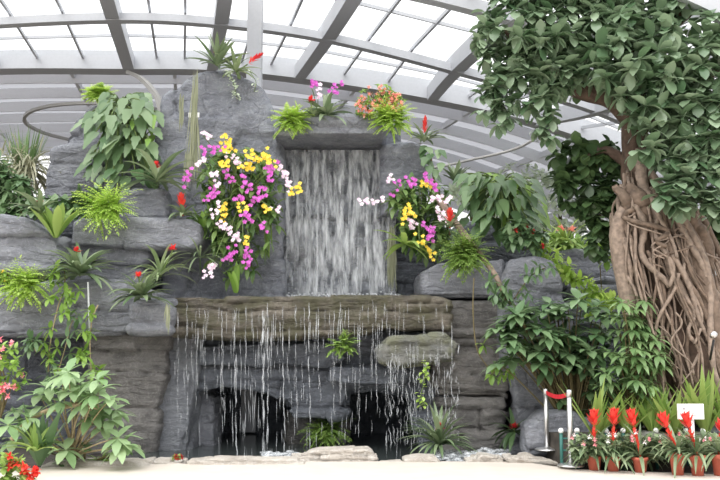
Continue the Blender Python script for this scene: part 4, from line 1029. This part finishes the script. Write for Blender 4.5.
# ------------------------------------------------------------------ shrubs and vines
def shrubs():
    r = random.Random(12)
    T = scatter_tips(3, [(540, 330, 38, 28), (575, 325, 30, 28), (515, 325, 22, 24), (590, 355, 26, 26), (560, 360, 26, 20), (510, 360, 14, 12)], 92)
    shrub('umbrella_shrub', 'spreading palmate-leaved shrub in front of the tall leaning rock', (575, 440, .4), T, 23, 10, 13.0, 'palmate', 8, 4, 'twig', .45, prof_lance)
    T = scatter_tips(5, [(630, 320, 26, 24), (635, 350, 30, 30), (625, 380, 28, 18), (650, 370, 14, 26)], 66)
    shrub('lance_leaf_shrub', 'dense lance-leaved shrub at the foot of the fig tree', (636, 425, .3), T, 20, 6, 12.3, 'lance', 8, 6, 'twig', .7, prof_lance)
    # pale shrub near the camera
    def arch(s, m, r):
        s.tube(catmull([P(12, 440, 11.8), P(22, 425, 11.8), P(45, 412, 11.8), P(75, 405, 11.75), P(98, 407, 11.7)], 6), .035, 8)
    T = [(u, v, r.uniform(-.35, .35)) for u, v in ((62, 376), (80, 380), (48, 388), (72, 392), (95, 395), (60, 402), (84, 404), (104, 408), (110, 420), (92, 416), (76, 384), (104, 428), (118, 438), (128, 446), (120, 448), (88, 392), (110, 400), (20, 410), (8, 425), (14, 440), (30, 418), (66, 450), (40, 395), (68, 372), (98, 380), (116, 410), (100, 390))]
    shrub('umbrella_shrub', 'pale-leaved palmate shrub beside the kerb stones, with an arching brown branch', (72, 455, .3), T, 25, 10, 11.8, 'palmate_pale', 7, 7, 'cane', .55, prof_ell, 'shrub', .012, arch)
    straps('blade_leaf_plant', 'plant of broad upright blades under the pale-leaved shrub', 40, 466, 11.75, 66, 9, 'palmate', 13, .16, .6, .2, 'plant', None, prof_lance)
    bromeliad('grass_plant', 'low green tuft behind the red blossoms near the photo edge', 36, 452, 11.6, 26, 20, None, leaf='strap', seed=48, el=(.4, 1.4), wl=.07, droop=.5, cat='plant')
    T = scatter_tips(8, [(60, 455, 30, 8), (90, 452, 26, 8), (130, 452, 14, 6)], 16)
    shrub('ground_plant', 'low leafy plants along the kerb below the pale shrub', (85, 466, .1), T, 12, 5, 12.2, 'lance', 6, 9, 'twig', .3)
    # pink flowering shrub and red flowers at the corner
    def flowershrub(name, label, base, blobs, Y, n, nf, leaf, fm, Lp, Wp, fs, seed):
        r = random.Random(seed); t = thing(name, label, 'flowering shrub', P(base[0], base[1], Y + .2)); m = MB()
        leafy(m, blobs, Y, n, Lp, Wp, r, prof_ell, .4, 5, .7); m.build('foliage', M[leaf], t)
        s = MB(); b0 = P(base[0], base[1], Y + .2)
        for k in range(10):
            q = r.choice(blobs); s.tube(bez(b0, P(q[0], q[1] + q[3], Y + .1), P(q[0] + r.uniform(-q[2], q[2]) * .7, q[1] - q[3] * .4, Y), 6), .009, 5)
        s.build('stem', M['twig'], t)
        for i in range(nf):
            q = r.choice(blobs); th = r.uniform(0, 2 * PI); k = math.sqrt(r.random())
            p = P(q[0] + q[2] * k * math.cos(th), q[1] + q[3] * k * math.sin(th), Y - r.uniform(.1, .7) * S((q[2] + q[3]) / 2, Y))
            f = MB(); whorl(f, p, Vector((r.uniform(-.5, .5), -1, r.uniform(-.1, .8))), 6, S(fs, Y), S(fs * .7, Y), r, .1, prof_ell, 1, 3)
            whorl(f, p, Vector((r.uniform(-.5, .5), -1, .6)), 4, S(fs * .7, Y), S(fs * .5, Y), r, .0, prof_ell, .5, 3)
            f.build('flower', M[fm], t)
    flowershrub('bougainvillea', 'pink blooming shrub at the photo edge in the shaded recess', (0, 420), [(0, 362, 26, 18), (10, 375, 18, 14), (-10, 350, 26, 20), (4, 392, 14, 10)], 11.6, 44, 24, 'vine', 'pink', 8, 5, 4.5, 31)
    flowershrub('begonia', 'bright red flowers lowest at the photo corner', (2, 490), [(6, 470, 22, 12), (14, 460, 10, 8), (30, 474, 10, 6), (-6, 480, 20, 14)], 10.6, 30, 20, 'fern_dark', 'red', 9, 6, 6, 32)
    flowershrub('ixora', 'coral-flowered shrub on the log-like rock', (380, 120), [(378, 96, 20, 11), (390, 103, 16, 12), (366, 106, 12, 10)], 14.4, 70, 80, 'vine', 'salmon', 6, 3.4, 3.2, 33)
    flowershrub('flowering_plant', 'small red flower beside the kerb stone by the buttress', (178, 462), [(178, 458, 4, 3)], 12.4, 5, 4, 'fern_dark', 'deepred', 5, 3, 4, 34)
    flowershrub('flowering_plant', 'yellow-leaved small plant beside the pale fern at the photo edge', (4, 282), [(4, 276, 8, 6)], 13.3, 12, 3, 'vine', 'yellow', 6, 4, 2.5, 35)
    flowershrub('flowering_plant', 'little red-flowered plant on the topmost stacked block, under the dark philodendron', (522, 250), [(520, 235, 14, 14), (536, 240, 10, 10)], 13.9, 34, 4, 'palmate', 'deepred', 13, 6, 4, 36)
    # vines on the left shelf
    def climber(label, pts, Y, n, leaf, L, seed, pole=None, nl=5, W_=5):
        r = random.Random(seed); t = thing('climbing_vine', label, 'vine', P(*pts[0], Y)); s = MB(); m = MB()
        c = catmull([P(u, v, Y) for u, v in pts], 6); s.tube(c, .009, 6); s.build('stem', M['twig'] if Y > 13.25 else M['cane'], t)
        for i in range(n):
            p = r.choice(c) + Vector((r.uniform(-.16, .16), r.uniform(-.12, 0), r.uniform(-.05, .05)))
            whorl(m, p, Vector((r.uniform(-.6, .6), -1, r.uniform(0, .5))), nl, S(L, Y), S(W_, Y), r, .6)
        m.build('foliage', M[leaf], t)
        if pole:
            b = MB(); b.tube([P(*pole[0], Y + .06), P(*pole[1], Y + .06)], .014, 8); b.build('cord', M['stem_cord'], t)
    climber('climbing vine with a cane stem under the pale fern', [(48, 372), (50, 345), (56, 315), (62, 296), (70, 288)], 13.15, 16, 'vine', 12, 1)
    climber('climbing vine tied to a pale cord on the shelf face', [(94, 400), (91, 370), (90, 345), (92, 320), (98, 305)], 13.15, 16, 'vine', 12, 2, [(88, 282), (90, 345)])
    climber('short vine between the two climbing vines', [(58, 372), (66, 345), (72, 322), (80, 318)], 13.2, 9, 'palmate', 12, 3)
    climber('leafy vine in the shaded recess beside the pink shrub', [(36, 352), (32, 342), (30, 336)], 13.1, 6, 'palmate', 12, 4)
    climber('small yellow-green seedling beside the slab bromeliad', [(64, 288), (65, 278), (64, 270)], 13.3, 5, 'vine', 13, 5)
    climber('hanging vine crossing the stacked rocks to the palmate shrub', [(474, 278), (473, 310), (476, 345), (484, 362), (496, 372), (510, 362), (522, 348)], 13.45, 5, 'vine', 13, 6)
    climber('vine sprig low on the third stacked block', [(490, 376), (497, 370), (503, 366)], 13.3, 6, 'vine', 13, 7)
    climber('pale creeper leaves across the top of the tall leaning rock', [(500, 292), (512, 300), (520, 290), (532, 275), (545, 268)], 13.4, 14, 'palmate', 11, 8)
    climber('leafy twigs at the foot of the brown log', [(496, 282), (505, 298), (516, 306), (528, 308)], 13.3, 13, 'palmate', 13, 9)
    climber('bright green creeper trailing down the far rock slab', [(538, 240), (552, 258), (570, 276), (588, 290), (598, 300)], 14.3, 60, 'fern', 10, 10, None, 5, 5)
    climber('yellow-green creeper along the second far slab', [(596, 308), (610, 300), (625, 296), (638, 296)], 14.0, 30, 'fern', 11, 11, None, 5, 5)
    climber('fresh green leaves between the far slabs and the fig trunk', [(604, 320), (600, 250), (612, 262), (626, 268), (630, 285)], 14.6, 16, 'vine', 13, 12, None, 5, 7)
    b = MB(); c = catmull([P(436, 195, 14.2), P(455, 222, 13.9), P(480, 255, 13.6), P(495, 275, 13.5), P(506, 300, 13.5)], 6); b.tube(c, [.058 - .001 * i for i in range(len(c))], 10)
    for i, v in enumerate(b.v): b.v[i] = v + rv(r, .008)
    tag(b.build('log', M['root'], None), 'brown bare log leaning diagonally over the stacked rocks', 'log')
    # strap-leaved plants behind the potted row
    spec = [(596, 438, 58, 'strap-leaved plant beside the chrome stanchion'), (653, 434, 50, 'strap-leaved plant behind the third potted bromeliad'), (674, 434, 60, 'tall strap-leaved plant behind the fourth potted bromeliad'),
            (706, 434, 68, 'tallest strap-leaved plant, behind the white sign'), (628, 434, 44, 'short strap-leaved plant under the lance-leaved shrub'), (728, 434, 58, 'strap-leaved plant cut by the photo edge')]
    for i, (u, v, h, lb) in enumerate(spec):
        straps('strap_leaf_plant', lb, u, v, 11.95, h, 20, 'strap', 50 + i, .11, .65, .18, 'plant', 'strap-leaved plants under the fig tree', prof_lance)
    # low flowering plants under the potted row
    cs = [(583, 'nearest the stanchions'), (604, 'between the first and second pots'), (626, 'between the second and third pots'), (653, 'between the third and fourth pots'), (686, 'between the fourth and fifth pots'), (708, 'between the last two pots')]
    for i, (u, lb) in enumerate(cs):
        t = thing('bedding_plant', 'low dark bedding plant with pale blooms, ' + lb, 'flowering plant', P(u, 458, 11.6), 'bedding plants behind the potted row'); m = MB(); rr = random.Random(70 + i)
        leafy(m, [(u, 446, 13, 11)], 11.55, 34, 9, 5, rr, prof_ell, .4, 5, .6); m.build('foliage', M['brom'], t)
        for k in range(4):
            f = MB(); p = P(u + rr.uniform(-11, 11), 436 + rr.uniform(-4, 10), 11.35); whorl(f, p, Vector((0, -1, .4)), 6, S(3.2, 11.4), S(2.4, 11.4), rr, 0, prof_ell, 1, 3); f.build('flower', M['whiteflower'] if k % 3 else M['pink'], t)
    # foliage on the far left bank and far behind
    def bush(name, label, blobs, Y, n, L, W_, mat, seed, base, cat='shrub', prof=prof_ell, droop=.5, trunk=None):
        r = random.Random(seed); b0 = P(base[0], base[1], Y)
        if Y > 16: b0.z = -.06
        t = thing(name, label, cat, b0); m = MB(); leafy(m, blobs, Y, n, L, W_, r, prof, droop, 6, .6); m.build('foliage', M[mat], t)
        s = MB()
        for k in range(8):
            q = blobs[k % len(blobs)]; s.tube(bez(b0, P(q[0], q[1] + q[3], Y), P(q[0], q[1] - q[3] * .3, Y), 6), trunk or .015, 6)
        s.build('stem', M['twig'], t)
    bush('bush', 'grey-green leafy bush at the photo edge below the grass clump', [(8, 195, 22, 22), (24, 205, 16, 12), (-6, 175, 14, 18)], 14.6, 60, 15, 7, 'palmate', 1, (6, 222))
    bush('bush', 'dark leaves behind the dull bromeliad on the broad boulder', [(20, 208, 20, 8), (50, 205, 20, 8)], 14.4, 26, 13, 7, 'philo_dark', 2, (30, 222))
    bush('bush', 'dark leaves under the philodendron on the long slab', [(92, 200, 16, 12), (84, 208, 14, 8)], 14.6, 26, 14, 9, 'philo_dark', 3, (92, 216))
    bush('tree', 'distant tree, its leaves coloured pale for overexposure, beside the dark fig foliage', [(560, 200, 40, 34), (520, 185, 30, 22), (545, 235, 40, 24), (600, 220, 30, 26)], 27.0, 240, 9, 4, 'pale_overexposed', 4, (560, 330), 'tree', prof_ell, .4, .06)
    bush('bush', 'distant bush, its leaves coloured pale for overexposure, beyond the upright narrow bromeliad', [(470, 190, 20, 14), (490, 205, 20, 16)], 26.0, 70, 9, 4, 'pale_overexposed', 5, (480, 320), 'shrub', prof_ell, .4, .04)
    bush('bush', 'green bush behind the far rock slab', [(580, 250, 30, 14), (612, 258, 18, 20), (560, 245, 14, 10), (630, 270, 14, 18)], 17.5, 110, 14, 6, 'fern_dark', 6, (590, 300))
    bush('bush', 'dark bush filling the shade between far slabs and fig trunk', [(605, 285, 26, 26), (622, 300, 20, 30), (590, 268, 20, 10)], 16.6, 100, 13, 7, 'philo_dark', 7, (605, 340))
    bromeliad('rosette_plant', 'green rosette plant on the far slab with pale flowers near', 566, 246, 16.4, 22, 24, 'star', leaf='fern_dark', fmat='salmon', seed=49, el=(.3, 1.4), wl=.1, cat='plant', flowers=3)
    bush('bush', 'green shrub far behind the broad boulder at the photo edge', [(-10, 190, 24, 40), (-20, 230, 30, 20)], 17.5, 70, 14, 7, 'fern_dark', 8, (-10, 300))
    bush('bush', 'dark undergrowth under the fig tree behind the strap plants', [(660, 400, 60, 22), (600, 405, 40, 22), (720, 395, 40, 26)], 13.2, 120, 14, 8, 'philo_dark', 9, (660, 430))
shrubs()

# ------------------------------------------------------------------ stanchions, fence, sign
def furniture():
    def stanchion(label, u, v, Y, h):
        b = P(u, v, Y); b.z = max(b.z, 0) if Y < 12.4 else b.z; t = thing('stanchion', label, 'stanchion', b, 'chrome stanchions')
        m = MB(); m.lathe(b, [(.17, 0), (.17, .012), (.15, .025), (.05, .04), (.035, .05)], 28); m.build('base', M['chrome'], t)
        m = MB(); m.lathe(b, [(.032, .04), (.032, h - .09)], 18); m.build('post', M['chrome'], t)
        m = MB(); m.lathe(b + Vector((0, 0, h - .09)), [(.036, 0), (.036, .08), (.03, .09)], 18); m.build('belt_head', M['chrome'], t)
        return b + Vector((0, 0, h - .05))
    a = stanchion('chrome stanchion on the paving beside the potted row', 571, 466, 11.75, .96)
    c = stanchion('rear chrome stanchion near the low grey boulder', 547, 450, 12.75, .84)
    b = MB(); n = 8
    for i in range(n + 1):
        p = a.lerp(c, i / n) - Vector((0, 0, .05 * math.sin(PI * i / n)))
        b.v += [p + Vector((0, 0, .028)), p - Vector((0, 0, .028)), p + Vector((.004, .004, .028)), p + Vector((.004, .004, -.028))]
    for i in range(n):
        k = 4 * i; b.f += [(k, k + 1, k + 5, k + 4), (k + 3, k + 2, k + 6, k + 7), (k, k + 4, k + 6, k + 2), (k + 1, k + 3, k + 7, k + 5)]
    tag(b.build('belt', M['belt'], None, False), 'red retractable belt between the two chrome stanchions', 'barrier belt')
    t = thing('picket_fence', 'low green picket fence with white ball caps behind the potted row', 'fence', P(561, 462, 11.9))
    tops = []
    for u in (561, 577, 606, 623, 656, 686, 703, 722):
        top = P(u, 433, 11.9); m = MB(); m.tube([Vector((top.x, top.y, -.03)), top], .022, 8); o = m.build('post', M['fencegreen'], t)
        m = MB(); m.sphere(top + Vector((0, 0, .03)), .036, 12); m.build('ball_cap', M['white'], o); tops.append(top)
    for dz in (.07, .22):
        m = MB(); m.tube([p - Vector((0, 0, dz)) for p in tops], .012, 6); m.build('rail', M['fencegreen'], t)
    t = thing('sign', 'small white information sign on a post behind the potted row', 'sign', Vector((P(690, 411, 11.3).x, 11.3, 0)))
    c = P(690.5, 411.5, 11.3); m = MB(); m.box(c, S(26, 11.3), .02, S(15, 11.3)); m.build('board', M['white'], t, False)
    m = MB(); m.tube([Vector((c.x + .03, 11.335, -.005)), Vector((c.x + .03, 11.335, c.z + .03))], .022, 8); m.build('post', M['white'], t)
    m = MB(); r = random.Random(4)
    m.box(c + Vector((-.085, -.0115, .035)), .03, .003, .022)
    for k, (w, x) in enumerate(((.12, .02), (.2, 0), (.17, -.015))):
        m.box(c + Vector((x, -.0115, .01 - .028 * k)), w, .003, .005)
    m.build('print', M['ink'], t, False)
    # small spotlight among the fig roots
    t = thing('spotlight', 'small spotlight beside the fig roots at the photo edge', 'lamp', P(714, 345, 11.5))
    c = P(715, 336, 11.5); m = MB(); m.tube([c + Vector((0, .1, 0)), c + Vector((-.02, -.03, .02))], [.03, .04], 14); m.build('housing', M['chrome'], t)
    m = MB(); m.tube([c + Vector((0, .05, -.05)), c + Vector((0.02, .25, -.3))], .015, 6); m.build('bracket', M['black'], t)
furniture()

# ------------------------------------------------------------------ light
w = bpy.data.worlds.new('overcast_sky'); SC.world = w; w.use_nodes = True
nt = w.node_tree; nt.nodes.clear(); L = nt.links
o = N(nt, 'ShaderNodeOutputWorld'); bg = N(nt, 'ShaderNodeBackground'); tc = N(nt, 'ShaderNodeTexCoord'); sp = N(nt, 'ShaderNodeSeparateXYZ')
L.new(tc.outputs['Generated'], sp.inputs[0])
rp = ramp(nt, [(0.0, (.25, .25, .25)), (0.49, (.45, .45, .46)), (0.51, (.8, .8, .81)), (0.58, (1.15, 1.15, 1.16)), (1.0, (2.6, 2.62, 2.66))])
ma = N(nt, 'ShaderNodeMath', operation='MULTIPLY_ADD'); ma.inputs[1].default_value = .5; ma.inputs[2].default_value = .5
L.new(sp.outputs['Z'], ma.inputs[0]); L.new(ma.outputs[0], rp.inputs['Fac']); L.new(rp.outputs['Color'], bg.inputs['Color']); bg.inputs['Strength'].default_value = 1.0
L.new(bg.outputs[0], o.inputs[0])
sl = bpy.data.lights.new('sun', 'SUN'); sl.energy = 1.6; sl.angle = math.radians(50); sl.color = (1, .97, .93)
so = bpy.data.objects.new('sun', sl); COL.objects.link(so)
so.rotation_euler = Vector((.25, .75, -1)).to_track_quat('-Z', 'Y').to_euler()
SC.view_settings.view_transform = 'Standard'; SC.view_settings.look = 'None'
SC.view_settings.gamma = 1; SC.view_settings.exposure = 0.27; SC.view_settings.use_curve_mapping = False
SC.cycles.max_bounces = 6; SC.cycles.transparent_max_bounces = 24
